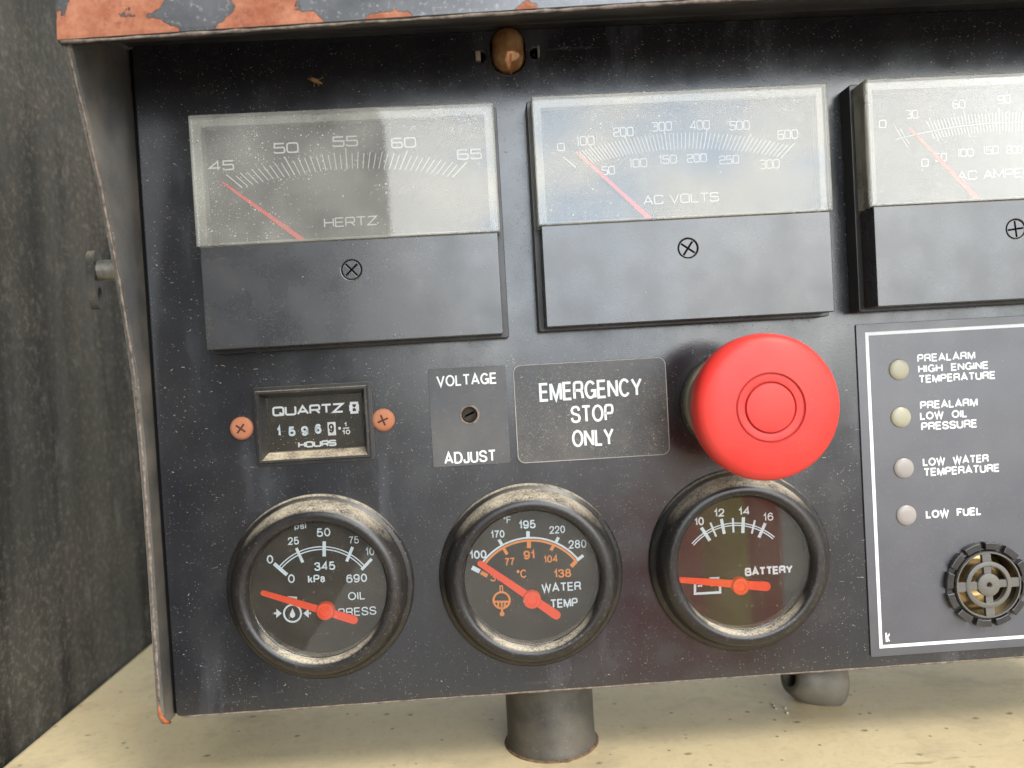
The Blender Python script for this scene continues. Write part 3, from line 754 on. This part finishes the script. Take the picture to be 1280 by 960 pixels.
def gneedle(th, O, Zf, tip, hub, tail, w_tip=12, w_hub=14, w_tail=19, hubr=40):
    """tapered pointer with a round hub, lying clear of the dial"""
    Zn = Zoom(Zf.ox, Zf.oy, Zf.k, 2.6)
    T_, H_, E_ = Vector(Zn(*tip)), Vector(Zn(*hub)), Vector(Zn(*tail)); s = (CAM_D - 2.6) / F_PX / Zf.k
    b = MB(*O)
    d = (E_ - T_).normalized(); nn = Vector((-d.y, d.x))
    def capd(c, r_, a0):
        base = math.atan2(d.y, d.x)
        return [(c.x + r_ * math.cos(base + a0 + PI * k / 8), c.y + r_ * math.sin(base + a0 + PI * k / 8)) for k in range(9)]
    out_ = capd(T_, w_tip * s, PI / 2) + capd(E_, w_tail * s, -PI / 2)
    b.plate([out_], 2.2, 2.7, .08)
    nd_ = b.build('needle', M['needle'], th, sharp=40)
    b = MB(*O); b.lathe(H_.x, H_.y, [(hubr * s, 1.5), (hubr * s, 3.1), (hubr * s * .9, 3.5), (hubr * s * .55, 3.6), (hubr * s * .5, 3.3), (0, 3.3)], 32); b.build('hub', M['needle'], nd_, sharp=40)

OZ = Zoom(270, 590, 3.555, GT)
def fill_oil(th, O):
    tk, tx = MB(*O), MB(*O); s = (CAM_D - GT) / F_PX / OZ.k
    c = (472, 581)
    for rad in (249, 237): tk.ribbon([OZ(*q) for q in arc_pts(c, rad, (285, 428), (660, 425))], 5 * s, GT)
    for a, e, wd in (((258, 407), (316, 457), 16), ((357, 338), (386, 402), 13), ((481, 308), (481, 375), 15), ((607, 333), (581, 397), 13), ((692, 386), (647, 434), 13)):
        tk.ribbon([OZ(*a), OZ(*e)], wd * s, GT + .05)
    for t_, x, y, w_, h, bo in (('psi', 375, 243, 52, 34, .05), ('50', 478, 268, 60, 38, .1), ('25', 344, 306, 48, 34, .1), ('75', 612, 302, 44, 32, .0), ('100', 697, 352, 66, 36, 0), ('0', 240, 388, 28, 38, .1), ('345', 483, 418, 92, 38, .15), ('0', 335, 474, 30, 38, .1), ('kPa', 447, 474, 76, 36, .15), ('690', 625, 472, 92, 38, .1), ('OIL', 625, 550, 76, 36, .05), ('PRESS', 628, 620, 168, 38, .05)):
        tx.text(t_, *OZ.box(x, y, w_, h), GT + .02, bo)
    # oil-drop emblem between two arrows
    tk.ribbon([OZ(340 + 38 * math.cos(a), 628 + 38 * math.sin(a)) for a in [2 * PI * k / 30 for k in range(30)]], 8 * s, GT, True)
    tk.face([(*OZ(*q), GT) for q in [(340, 605), (328, 632), (330, 643), (340, 649), (350, 643), (352, 632)]][::-1])
    for m in (-1, 1):
        tk.face([(*OZ(*q), GT) for q in [(340 + m * 48, 628), (340 + m * 72, 608), (340 + m * 72, 648)]])
        tk.ribbon([OZ(340 + m * 70, 628), OZ(340 + m * 82, 628)], 9 * s, GT)
    tk.ribbon([OZ(318, 557), OZ(360, 561)], 12 * s, GT); tk.ribbon([OZ(338, 562), OZ(338, 588)], 8 * s, GT + .04)
    tk.build('tick_marks', M['bluewhite'], th, recalc=False); tx.build('lettering', M['bluewhite'], th, recalc=False)
    gneedle(th, O, OZ, (210, 538), (487, 617), (612, 657))
gauge('round oil pressure gauge in a dusty black bezel, leftmost of the bottom row', -54.9, -66.0, fill_oil)
WZ = Zoom(530, 590, 3.555, GT)
def fill_water(th, O):
    tk, tx, to, ko = MB(*O), MB(*O), MB(*O), MB(*O); s = (CAM_D - GT) / F_PX / WZ.k
    c = (478, 562)
    tk.ribbon([WZ(*q) for q in arc_pts(c, 270, (262, 412), (690, 382))], 8 * s, GT)
    ko.ribbon([WZ(*q) for q in arc_pts(c, 258, (265, 425), (682, 398))], 10 * s, GT)
    for a, e, wd in (((213, 424), (248, 442), 20), ((333, 300), (349, 328), 14), ((462, 263), (462, 294), 16), ((598, 290), (586, 312), 14), ((708, 370), (680, 392), 14)): tk.ribbon([WZ(*a), WZ(*e)], wd * s, GT + .04)
    for a, e, wd in (((253, 445), (282, 462), 18), ((353, 338), (370, 366), 14), ((466, 305), (466, 338), 18), ((578, 322), (564, 348), 14), ((676, 396), (654, 420), 18)): ko.ribbon([WZ(*a), WZ(*e)], wd * s, GT + .04)
    for t_, x, y, w_, h, bo in (('°F', 370, 213, 36, 32, .05), ('195', 458, 233, 76, 38, .15), ('170', 327, 276, 62, 34, .12), ('220', 592, 256, 70, 34, .05), ('280', 682, 320, 80, 38, .05), ('100', 240, 367, 76, 38, .15), ('WATER', 610, 511, 178, 40, .12), ('TEMP', 622, 582, 124, 40, .12)):
        tx.text(t_, *WZ.box(x, y, w_, h), GT + .02, bo)
    for t_, x, y, w_, h, bo in (('77', 380, 399, 44, 36, .12), ('91', 467, 368, 50, 40, .2), ('104', 563, 386, 64, 34, .1), ('138', 615, 450, 78, 38, .15), ('38', 322, 467, 55, 36, .1), ('°C', 435, 452, 46, 38, .1)):
        to.text(t_, *WZ.box(x, y, w_, h), GT + .02, bo)
    # radiator emblem
    ko.ribbon([WZ(345 + 36 * math.cos(a), 570 + 36 * math.sin(a)) for a in [2 * PI * k / 30 for k in range(30)]], 9 * s, GT, True)
    ko.ribbon([WZ(314, 576), WZ(376, 576)], 9 * s, GT + .03)
    for x in (330, 345, 360): ko.ribbon([WZ(x, 580), WZ(x, 600)], 8 * s, GT + .05)
    ko.ribbon([WZ(338, 530), WZ(338, 506), WZ(348, 506), WZ(350, 530)], 5 * s, GT + .02)
    ko.ribbon([WZ(347, 606), WZ(347, 622)], 10 * s, GT + .02)
    ko.face([(*WZ(347 + 11 * math.cos(a), 630 + 11 * math.sin(a)), GT + .06) for a in [-2 * PI * k / 16 for k in range(16)]])
    tk.build('tick_marks', M['bluewhite'], th, recalc=False); tx.build('lettering', M['bluewhite'], th, recalc=False)
    ko.build('orange_scale', M['orange'], th, recalc=False); to.build('orange_lettering', M['orange'], th, recalc=False)
    gneedle(th, O, WZ, (250, 407), (480, 566), (588, 636), 13, 15, 20, 41)
gauge('round water temperature gauge with orange and white scales, middle of the bottom row', 11.4, -66.7, fill_water)
BZ = Zoom(790, 570, 3.555, GT)
def fill_batt(th, O):
    tk, tx = MB(*O), MB(*O); s = (CAM_D - GT) / F_PX / BZ.k
    c = (464, 556)
    for rad in (258, 248): tk.ribbon([BZ(*q) for q in arc_pts(c, rad, (270, 393), (632, 362))], 5 * s, GT)
    for a, e, wd in (((308, 318), (346, 376), 15), ((348, 296), (374, 358), 9), ((397, 280), (410, 346), 14), ((448, 276), (451, 340), 9), ((495, 272), (492, 342), 15), ((546, 285), (532, 345), 9), ((592, 298), (564, 362), 14)): tk.ribbon([BZ(*a), BZ(*e)], wd * s, GT + .04)
    for t_, x, y, w_, h, bo in (('10', 298, 290, 44, 38, .15), ('12', 387, 252, 48, 36, .15), ('14', 498, 245, 52, 36, .15), ('16', 605, 270, 46, 36, .05), ('BATTERY', 608, 509, 220, 38, .3)):
        tx.text(t_, *BZ.box(x, y, w_, h), GT + .02, bo)
    tk.ribbon([BZ(280, 548), BZ(280, 612), BZ(392, 606), BZ(390, 548)], 11 * s, GT); 
    tk.ribbon([BZ(282, 548), BZ(305, 547)], 10 * s, GT + .03); tk.ribbon([BZ(345, 545), BZ(388, 543)], 12 * s, GT + .03)
    tk.ribbon([BZ(292, 578), BZ(312, 577)], 8 * s, GT); tk.ribbon([BZ(350, 575), BZ(378, 573)], 8 * s, GT)
    tk.build('tick_marks', M['bluewhite'], th, recalc=False); tx.build('lettering', M['white'], th, recalc=False)
    gneedle(th, O, BZ, (218, 551), (480, 578), (596, 580), 13, 15, 21, 40)
gauge('round battery gauge partly overhung by the red button', 78.4, -66.4, fill_batt)

# ------------------------------------------------------------------ emergency stop button
EU, EV = 77.9, -15.6
es = thing('emergency_stop_button', EU, EV, 0, 'big red mushroom button on a dull metal collar', 'button')
b = MB(EU, EV, 0); b.lathe(EU, EV, [(15.9, .02), (15.9, .8), (15.5, 1.2), (13, 1.2)], 60); b.build('gasket', M['gasket'], es, sharp=40)
b = MB(EU, EV, 0); b.lathe(EU, EV, [(13, 1.1), (15.3, 1.3), (15.4, 4.5), (15.0, 5.2), (14.6, 5.4), (14.6, 6), (15.0, 6.4), (15.0, 13.5), (14.4, 14.6), (11.5, 14.8), (11.5, 13)], 60); b.build('collar', M['collar'], es, sharp=40)
b = MB(EU, EV, 0); b.lathe(EU, EV, [(10.5, 8), (10.5, 26)], 48); b.build('stem', M['red'], es)
b = MB(EU, EV, 0)
b.lathe(EU, EV, [(10.4, 25.5), (18.2, 27), (19.8, 27.8), (20.5, 29.2), (20.65, 31.2), (20.55, 33.0), (20.1, 34.4), (19.3, 35.3), (18.0, 35.9), (15, 36.35), (12, 36.55), (9.75, 36.65), (9.55, 36.15), (9.3, 36.15), (9.1, 36.5), (8.2, 36.5), (7.25, 36.4), (7.05, 35.8), (6.85, 35.8), (6.65, 36.6), (5, 36.75), (0, 36.8)], 96)
b.build('mushroom_cap', M['red'], es, sharp=50)
b = MB(EU, EV, 0); b.lathe(EU, EV, [(9.55, 36.17), (9.3, 36.17)], 72); b.lathe(EU, EV, [(7.05, 35.83), (6.85, 35.83)], 72); b.build('groove', M['red_groove'], es)

# ------------------------------------------------------------------ hour meter
hm = thing('hour_meter', -53.9, -14.7, 0, 'small rectangular quartz hour meter between two rusty orange screws', 'hour meter')
O = (-53.9, -14.7, 0)
HX0, HX1, HZ0, HZ1 = -71.4, -36.2, -26.4, -3.3
def frame_rings(rs):
    """nested rectangles (inset, t) joined into a frame"""
    b = MB(*O); R = []
    for ins, t, st in rs:
        R.append([b.p(*q, t) for q in ((HX0 + ins, HZ0 + ins + st), (HX1 - ins, HZ0 + ins + st), (HX1 - ins, HZ1 - ins), (HX0 + ins, HZ1 - ins))])
    for a, c in zip(R, R[1:]):
        for k in range(4): b.bm.faces.new([a[k], a[(k + 1) % 4], c[(k + 1) % 4], c[k]])
    return b
b = MB(*O); b.plate([rr_path(HX0 - .9, HZ0 - .8, HX1 + .9, HZ1 + .8, .8), rr_path(HX0 + 1.2, HZ0 + 1.2, HX1 - 1.2, HZ1 - 1.2, .4)], .05, .9, .2); b.build('back_flange', M['hour_black'], hm, sharp=40)
b = frame_rings([(.3, .9, 0), (.3, 2.6, 0), (.55, 3.0, 0), (1.2, 3.0, 0), (1.45, 2.7, 0), (2.7, -1.3, .7), (2.7, -2.2, .7)]); b.build('frame', M['hour_black'], hm)
b = MB(*O); b.box(HX0 + 2.4, HX1 - 2.4, HZ0 + 2.4, HZ1 - 2.4, -3.2, -1.9); b.build('dial', M['gauge_dial'], hm)
QT = -1.75
QZ = Zoom(310, 470, 6.737, QT)
tx = MB(*O); sq = (CAM_D - QT) / F_PX / QZ.k
tx.stroke_text('QUARTZ', *QZ.box(505, 284, 590, 82), QT, 16 * sq)
tx.stroke_text('HOURS', *QZ.box(583, 571, 318, 52), QT, 13 * sq)
tx.ribbon([QZ(*q) for q in ((868, 228), (918, 226), (920, 305), (872, 308))], 20 * sq, QT, True)
tx.face([(*QZ(*q), QT + .03) for q in ((852, 240), (896, 266), (854, 298))][::-1]); tx.face([(*QZ(*q), QT + .03) for q in ((934, 234), (893, 266), (936, 296))])
tx.text('1', *QZ.box(820, 408, 20, 36), QT, .2); tx.text('10', *QZ.box(827, 472, 68, 40), QT, .25)
tx.ribbon([QZ(800, 440), QZ(852, 437)], 9 * sq, QT); tx.face([(*QZ(771 + 12 * math.cos(a), 440 + 12 * math.sin(a)), QT) for a in [-2 * PI * k / 12 for k in range(12)]])
tx.build('lettering', M['white'], hm, recalc=False)
dg = MB(*O)
for ch, x, y, w_ in (('1', 258, 466, 36), ('5', 370, 466, 58), ('9', 478, 462, 58), ('6', 590, 445, 54)):
    dg.text(ch, *QZ.box(x, y, w_, 82), QT, .3)
dg.build('counter_digits', M['bluewhite'], hm, recalc=False)
b = MB(*O); x0, z1 = QZ(668, 390); x1, z0 = QZ(742, 498); b.box(x0, x1, z0, z1, QT - .3, QT + .05, .05, 1); tw = b.build('tenths_wheel', plain('wheel_white', (.88, .88, .84), .6), hm)
b = MB(*O); b.text('9', *QZ.box(703, 440, 44, 76), QT + .1, .25); b.build('tenths_digit', M['gauge_dial'], tw, recalc=False)
b = MB(*O); b.box(HX0 + 2.6, HX1 - 2.6, HZ0 + 3.3, HZ1 - 2.6, -1.0, -.7); b.build('window', M['glass'], hm)
for (su, sv, an) in ((-76.4, -14.9, .9), (-32.3, -14.9, .35)):
    b = MB(*O)
    b.lathe(su, sv, [(3.6, .05), (3.65, .6), (3.3, 1.2), (2.4, 1.55), (0, 1.6)], 40)
    sc = b.build('mounting_screw', M['rust_screw'], hm)
    b = MB(*O); b.plate([cross_loop(su, sv, 1.75, .55, an)], 1.55, 1.66, 0); b.build('cross_slot', plain('slot_dark_rust', (.06, .02, .012), .9), sc)

# ------------------------------------------------------------------ voltage adjuster
va = thing('voltage_adjuster', -5.2, -15, 0, 'small grey label plate with a screwdriver hole for voltage adjustment', 'label')
O = (-5.2, -15, 0)
b = MB(*O); b.plate([rr_path(-17.5, -30.8, 6.9, .2, .4), circle(-5.2, -14.8, 2.75, 36)], .03, .35, .08); b.build('label_plate', M['label_grey'], va, sharp=40)
b = MB(*O); b.plate([circle(-5.2, -14.8, 3.15, 40), circle(-5.2, -14.8, 2.5, 40)], .36, .55, .06); b.build('hole_rim', M['wear'], va, sharp=40)
b = MB(*O); b.plate([circle(-5.2, -14.8, 2.6, 32), [(-6.9, -15.9), (-3.9, -14.6), (-3.6, -13.9), (-6.6, -15.2)]], -5.0, -3.8, .1); ts = b.build('trimmer_screw', plain('trimmer_brass', (.06, .045, .03), .5, .5, .5, .4), va, sharp=40)
b = MB(*O); b.disc(-5.2, -14.8, 2.9, -5.6); b.build('slot', M['void'], ts)
PZ = Zoom(0, 0, 1.0, .4)
b = MB(*O); b.text('VOLTAGE', *PZ.box(583.3, 474.6, 75.5, 14.2), .40, .08); b.build('lettering', M['white'], va, recalc=False)
b = MB(*O); b.text('ADJUST', *PZ.box(587.7, 571.2, 65, 14.8), .40, .08); b.build('lettering', M['white'], va, recalc=False)

# ------------------------------------------------------------------ emergency stop label
wl = thing('warning_label', 33.6, -15.6, 0, 'black sticker with white emergency stop wording, left of the red button', 'label')
O = (33.6, -15.6, 0)
b = MB(*O); b.plate([rr_path(9.2, -31.3, 58.0, .0, 2.4, 5)], .03, .25, .06); b.build('label_film', M['label_black'], wl, sharp=40)
b = MB(*O); b.ribbon(rr_path(9.4, -31.1, 57.8, -.2, 2.3, 5), .22, .30, True); b.build('outline', plain('pale_film_edge', (.42, .38, .34), .6), wl, recalc=False)
b = MB(*O)
for s_, x, y, w_, h in (('EMERGENCY', 738.5, 487.0, 130, 23.4), ('STOP', 740.3, 516.8, 54.5, 21.6), ('ONLY', 741.3, 547.0, 53, 21.6)): b.text(s_, *PZ.box(x, y, w_, h), .31, .03)
b.build('lettering', M['white'], wl, recalc=False)

# ------------------------------------------------------------------ annunciator plate
an = thing('annunciator_panel', 120, -47, 0, 'grey alarm label with white border and four round indicator lights', 'indicator panel')
O = (120, -47, 0)
inds = [U(1124, 462, .8), U(1126.3, 521.5, .8), U(1130, 585.2, .8), U(1133.2, 644, .8)]
b = MB(*O); b.plate([rr_path(119.8, -100.8, 206, 6.8, .5), circle(158.3, -79.2, 11.2, 48)] + [circle(x, y, 3.3, 32) for x, y in inds], .03, .6, .12); b.build('label_plate', M['annun'], an, sharp=40)
b = MB(*O); b.ribbon([(123.2, -97.6), (203.2, -97.6), (203.2, 3.6), (123.2, 3.6)], 1.05, .66, True); b.build('white_border', M['white'], an, recalc=False)
for i, (x, y) in enumerate(inds):
    b = MB(*O); b.lathe(x, y, [(3.28, .05), (3.28, .75), (3.1, 1.0), (1.6, 1.2), (0, 1.25)], 36); o = b.build('indicator_light', M['lens_y'] if i < 2 else M['lens_w'], an, sharp=60)
    o['label'] = ('yellowish indicator lens' if i < 2 else 'cloudy pale indicator lens')
AZ1 = Zoom(1060, 390, 4.364, .66); AZ2 = Zoom(1060, 600, 3.43, .66)
b = MB(*O)
for s_, x, y, w_, h in (('PREALARM', 536, 244, 330, 45), ('HIGH  ENGINE', 575, 300, 402, 44), ('TEMPERATURE', 595, 355, 438, 45), ('PREALARM', 550, 500, 328, 45), ('LOW  OIL', 522, 560, 270, 44), ('PRESSURE', 552, 616, 320, 46), ('LOW  WATER', 588, 808, 376, 45), ('TEMPERATURE', 620, 862, 434, 46)):
    b.text(s_, *AZ1.box(x, y, w_, h), .66, .20)
b.text('LOW  FUEL', *AZ2.box(453, 140, 250, 36), .66, .25)
b.build('lettering', M['white'], an, recalc=False)
b = MB(*O)
b.ribbon([AZ2(163, 655), AZ2(166, 694)], 8 * .0735, .67)
b.face([(*AZ2(*q), .70) for q in ((166, 672), (178, 655), (178, 668), (172, 674), (180, 692), (168, 690))][::-1]); b.build('maker_mark', M['white'], an, recalc=False)

# ------------------------------------------------------------------ buzzer
bz = thing('alarm_buzzer', 158.3, -79.2, 0, 'round black alarm buzzer with grey spoked grille, low on the alarm label', 'buzzer')
O = (158.3, -79.2, 0); bu, bv = 158.3, -79.2
def sector(r0, r1, a0, a1, n=6):
    return [(bu + r1 * math.cos(a0 + (a1 - a0) * k / n), bv + r1 * math.sin(a0 + (a1 - a0) * k / n)) for k in range(n + 1)] + [(bu + r0 * math.cos(a1 - (a1 - a0) * k / n), bv + r0 * math.sin(a1 - (a1 - a0) * k / n)) for k in range(n + 1)]
b = MB(*O)
b.lathe(bu, bv, [(13.0, .62), (13.0, 1.1), (11.2, 1.3), (10.9, 2.4), (10.2, 2.4), (10.1, -6)], 72)
b.build('ring', M['buzz_black'], bz, sharp=40)
b = MB(*O)
for k in range(12):
    a = 2 * PI * k / 12 + .12; b.plate([sector(11.4, 13.7, a + .05, a + .44)], .7, 2.7, .25)
b.build('clamp_teeth', M['buzz_black'], bz, sharp=40)
b = MB(*O); b.lathe(bu, bv, [(10.75, 2.0), (10.6, 2.9), (10.2, 2.9), (10.15, 1.5)], 72)
b.lathe(bu, bv, [(7.5, 1.6), (7.5, 2.8), (7.2, 3.0), (6.2, 3.0), (6.0, 2.8), (6.0, 1.6)], 60)
b.lathe(bu, bv, [(3.7, 1.4), (3.7, 2.9), (3.4, 3.1), (1.0, 3.1), (.75, 2.8), (.75, 1.0)], 40)
for k in range(4):
    a = k * PI / 2 + .03; ca, sa = math.cos(a), math.sin(a)
    for r0, r1, hw in ((3.6, 6.1, 1.2), (7.4, 10.25, 1.45)):
        pts = [(bu + ca * x - sa * y, bv + sa * x + ca * y) for x, y in ((r0, -hw), (r1, -hw), (r1, hw), (r0, hw))]
        b.plate([pts], 1.5, 2.7, .1)
b.build('grille', M['buzz_grey'], bz, sharp=40)
b = MB(*O); b.lathe(bu, bv, [(10.0, -4.6), (7.2, -3.2), (5.0, -3.9), (2.4, -4.0), (0, -3.7)], 60); b.build('brass_disc', M['brass'], bz)

# ------------------------------------------------------------------ things under and beside the panel
po = thing('support_post', 16.4, LEDGE, -24, 'short dull black round post holding the panel box above the ledge', 'post')
def vlathe(b, cu, ct, prof, seg=64):
    R = []
    for rr, v in prof: R.append([b.p(cu + rr * math.cos(2 * PI * k / seg), v, ct + rr * math.sin(2 * PI * k / seg)) for k in range(seg)])
    for A, B_ in zip(R, R[1:]):
        for k in range(seg):
            q = b.bm.faces.new([A[k], A[(k + 1) % seg], B_[(k + 1) % seg], B_[k]]); q.smooth = True
    b.bm.faces.new(R[0]); b.bm.faces.new(R[-1][::-1])
b = MB(16.4, LEDGE, -24); vlathe(b, 16.4, -24, [(15.2, -103.4), (15.2, -127), (15.35, -129.8), (15.7, -131.4), (15.6, LEDGE)]); b.build('post_body', M['post'], po, sharp=50)
b = MB(16.4, LEDGE, -24); vlathe(b, 16.4, -24, [(15.75, LEDGE + .5), (16.1, LEDGE + .25), (16.5, LEDGE + .02)]); b.build('rust_ring', plain('rust_stain_ring', (.16, .10, .06), .9, .2, 0, .6), po)

def grommet():
    th = thing('rubber_grommet', 106, LEDGE, -42, 'dark rubber grommet lying on the ledge under the panel edge', 'grommet')
    O = (106, LEDGE, -42)
    ax = Vector((.86, -.20, -.20)).normalized()          # points right, away and slightly down
    e1 = ax.cross(Vector((0, 1, 0))).normalized(); e2 = e1.cross(ax).normalized()
    cc = U(990, 846, -40); c0 = Vector((cc[0], cc[1], -40)); b = MB(*O); seg = 48
    prof = [(3.4, 10), (3.4, -.6), (4.0, -1.2), (6.0, -.8), (8.2, 3), (10.2, 9), (11.2, 13), (11.3, 15.5), (10.2, 17.4), (7.5, 18.0), (0.01, 18)]
    R = []
    for rr, a in prof:
        R.append([b.p(*(c0 + ax * a + e1 * rr * math.cos(2 * PI * k / seg) + e2 * rr * math.sin(2 * PI * k / seg))) for k in range(seg)])
    for A, B_ in zip(R, R[1:]):
        for k in range(seg):
            q = b.bm.faces.new([A[k], A[(k + 1) % seg], B_[(k + 1) % seg], B_[k]]); q.smooth = True
    b.bm.faces.new(R[0])
    b.build('rubber_body', dusty('grommet_rubber', (.055, .053, .047), .5, .5, .4, .3), th, sharp=60)
grommet()
# loop fitting and threaded bolt through the side plate
bt = thing('threaded_bolt', -112, 34, -14, 'threaded zinc bolt with an oval steel link, sticking out of the side plate', 'bolt')
O = (-112, 34, -14)
b = MB(*O)
c = U(132, 338, -14)
pts, rad = [], []
for k in range(46):
    pts.append((-125 + 19.5 * k / 45, c[1], -14)); rad.append(3.15 + (.32 if k % 2 else -.12))
b.tube(pts, rad, 24); b.build('threaded_shank', M['bolt'], bt)
b = MB(*O); lk = U(119, 350, -14)
ou_, ins_ = [], []
for k in range(40):
    a = 2 * PI * k / 40; oy = -7.0 if math.sin(a) < 0 else 3.0
    ou_.append((4.6 * math.cos(a), 4.6 * math.sin(a) + oy)); ins_.append((2.2 * math.cos(a), 2.2 * math.sin(a) - 6.6))
sk = lambda x: .16 * x        # the link hangs a little askew
A = [b.p(lk[0] - 1.3 + sk(x), c[1] - 1 + y, -14 + x) for x, y in ou_]; B_ = [b.p(lk[0] + 1.3 + sk(x), c[1] - 1 + y, -14 + x) for x, y in ou_]
A2 = [b.p(lk[0] - 1.3 + sk(x), c[1] - 1 + y, -14 + x) for x, y in ins_]; B2 = [b.p(lk[0] + 1.3 + sk(x), c[1] - 1 + y, -14 + x) for x, y in ins_]
for k in range(40):
    j = (k + 1) % 40
    for q in ((A[k], A[j], B_[j], B_[k]), (A2[k], B2[k], B2[j], A2[j]), (B_[k], B_[j], B2[j], B2[k]), (A[k], A2[k], A2[j], A[j])): b.bm.faces.new(q)
b.build('oval_link', M['tab'], bt)

# ------------------------------------------------------------------ dust lint, husk, crumbs
def lint_strip(b, u, v, t, ln, wd, an):
    bend = random.uniform(-.5, .5); pts = []
    x, y = u, v
    for k in range(4):
        pts.append((x, y)); x += math.cos(an) * ln / 3; y += math.sin(an) * ln / 3; an += bend
    b.ribbon(pts, wd, t)
b = MB(0, 0, 0)
def scatter(n, u0, u1, v0, v1, t=.12, lmin=.3, lmax=1.6):
    for _ in range(n):
        ln = lmin + (lmax - lmin) * random.random() ** 3
        lint_strip(b, random.uniform(u0, u1), random.uniform(v0, v1), t + random.uniform(0, .1), ln * .62, random.uniform(.05, .15), random.uniform(-.7, .7) + (PI if random.random() < .5 else 0))
scatter(520, 10, 178, 80, 103, lmax=1.3); scatter(160, -100, 10, 80, 103, lmax=1.0)
scatter(110, -101, -84, -40, 78); scatter(25, -101, -84, -100, -40)
scatter(150, -84, 120, -1, 9, lmax=2.2); scatter(60, 9, 18, 8, 80); scatter(70, 108, 119, -100, 80, lmax=2.4)
scatter(45, -100, 118, -103, -94); scatter(90, -84, 118, -40, 0, lmax=2.0)
scatter(45, 121, 172, -96, 2, .72, .15, .7)
scatter(70, -80, 6, 10, 39, MT - .4, .15, .8); scatter(30, 20, 106, 11, 40, MT - .4, .15, .7)
scatter(40, 10, 57, -31, -1, .34, .2, 1.8)
for _ in range(5):
    cx_, ct_ = random.uniform(92, 104), random.uniform(-40, -30)
    b.box(cx_, cx_ + random.uniform(.5, 1.3), LEDGE, LEDGE + random.uniform(.4, .9), ct_, ct_ + random.uniform(.5, 1.2), .15, 1)
tag(b.build('dust_lint', M['lint'], recalc=False), 'pale dust and lint specks stuck over the black panel face', 'dust', kind='stuff')
hk = MB(-46.8, 91.5, .3)
hk.tube([(-49.2, 92.3, .6), (-47.6, 91.8, .9), (-46.4, 91.3, .9), (-44.8, 90.6, .4)], [.3, .8, .7, .2], 8)
for dx, dy in ((-1.5, 1.6), (1.2, -1.7), (2.6, 1.0), (-.6, -1.6)): hk.tube([(-47, 91.6, .5), (-47 + dx, 91.6 + dy, .3)], .14, 5)
tag(hk.build('dead_insect', M['debris']), 'small brown dried insect stuck on the panel above the hertz meter', 'insect')

# ------------------------------------------------------------------ added unseen cylinders: red and yellow tints for the glossy paint and gauge glass
def vess(col, label, az, dist, h, R):
    u, t = math.sin(math.radians(az)) * dist, math.cos(math.radians(az)) * dist - CAM_D
    th = thing('added_tint_cylinder', u, -1300, t, label, 'added tint cylinder', 'added tint cylinders out of view')
    b = MB(u, -1300, t); 
    vlathe(b, u, t, [(R - 8, -1300), (R, -1292), (R, -1300 + h * .78)] + [(R * math.cos(a) + 15 * math.sin(a), -1300 + h * .78 + h * .16 * math.sin(a)) for a in [PI / 2 * k / 8 for k in range(1, 9)]] + [(15, -1300 + h * .97)])
    b.build('cylinder_body', plain('cylinder_paint', col, .45, .5, 0, .08), th, sharp=50)
    b = MB(u, -1300, t); vlathe(b, u, t, [(11, -1300 + h * .97), (11, -1300 + h), (30, -1300 + h), (30, -1300 + h * 1.02), (8, -1300 + h * 1.02)], 24); b.build('valve', M['brass'], th, sharp=40)
vess((.85, .07, .02), 'tall red cylinder added out of view to tint the panel left of the battery gauge', 11.2, 1500, 1130, 95)
vess((.85, .58, .03), 'slim yellow cylinder between two red ones, added out of view for a tint under the red button', 15.3, 1650, 1150, 78)
vess((.80, .09, .03), 'thinnest red cylinder, right of the yellow one, added out of view to tint the battery gauge', 18.6, 1700, 1120, 46)
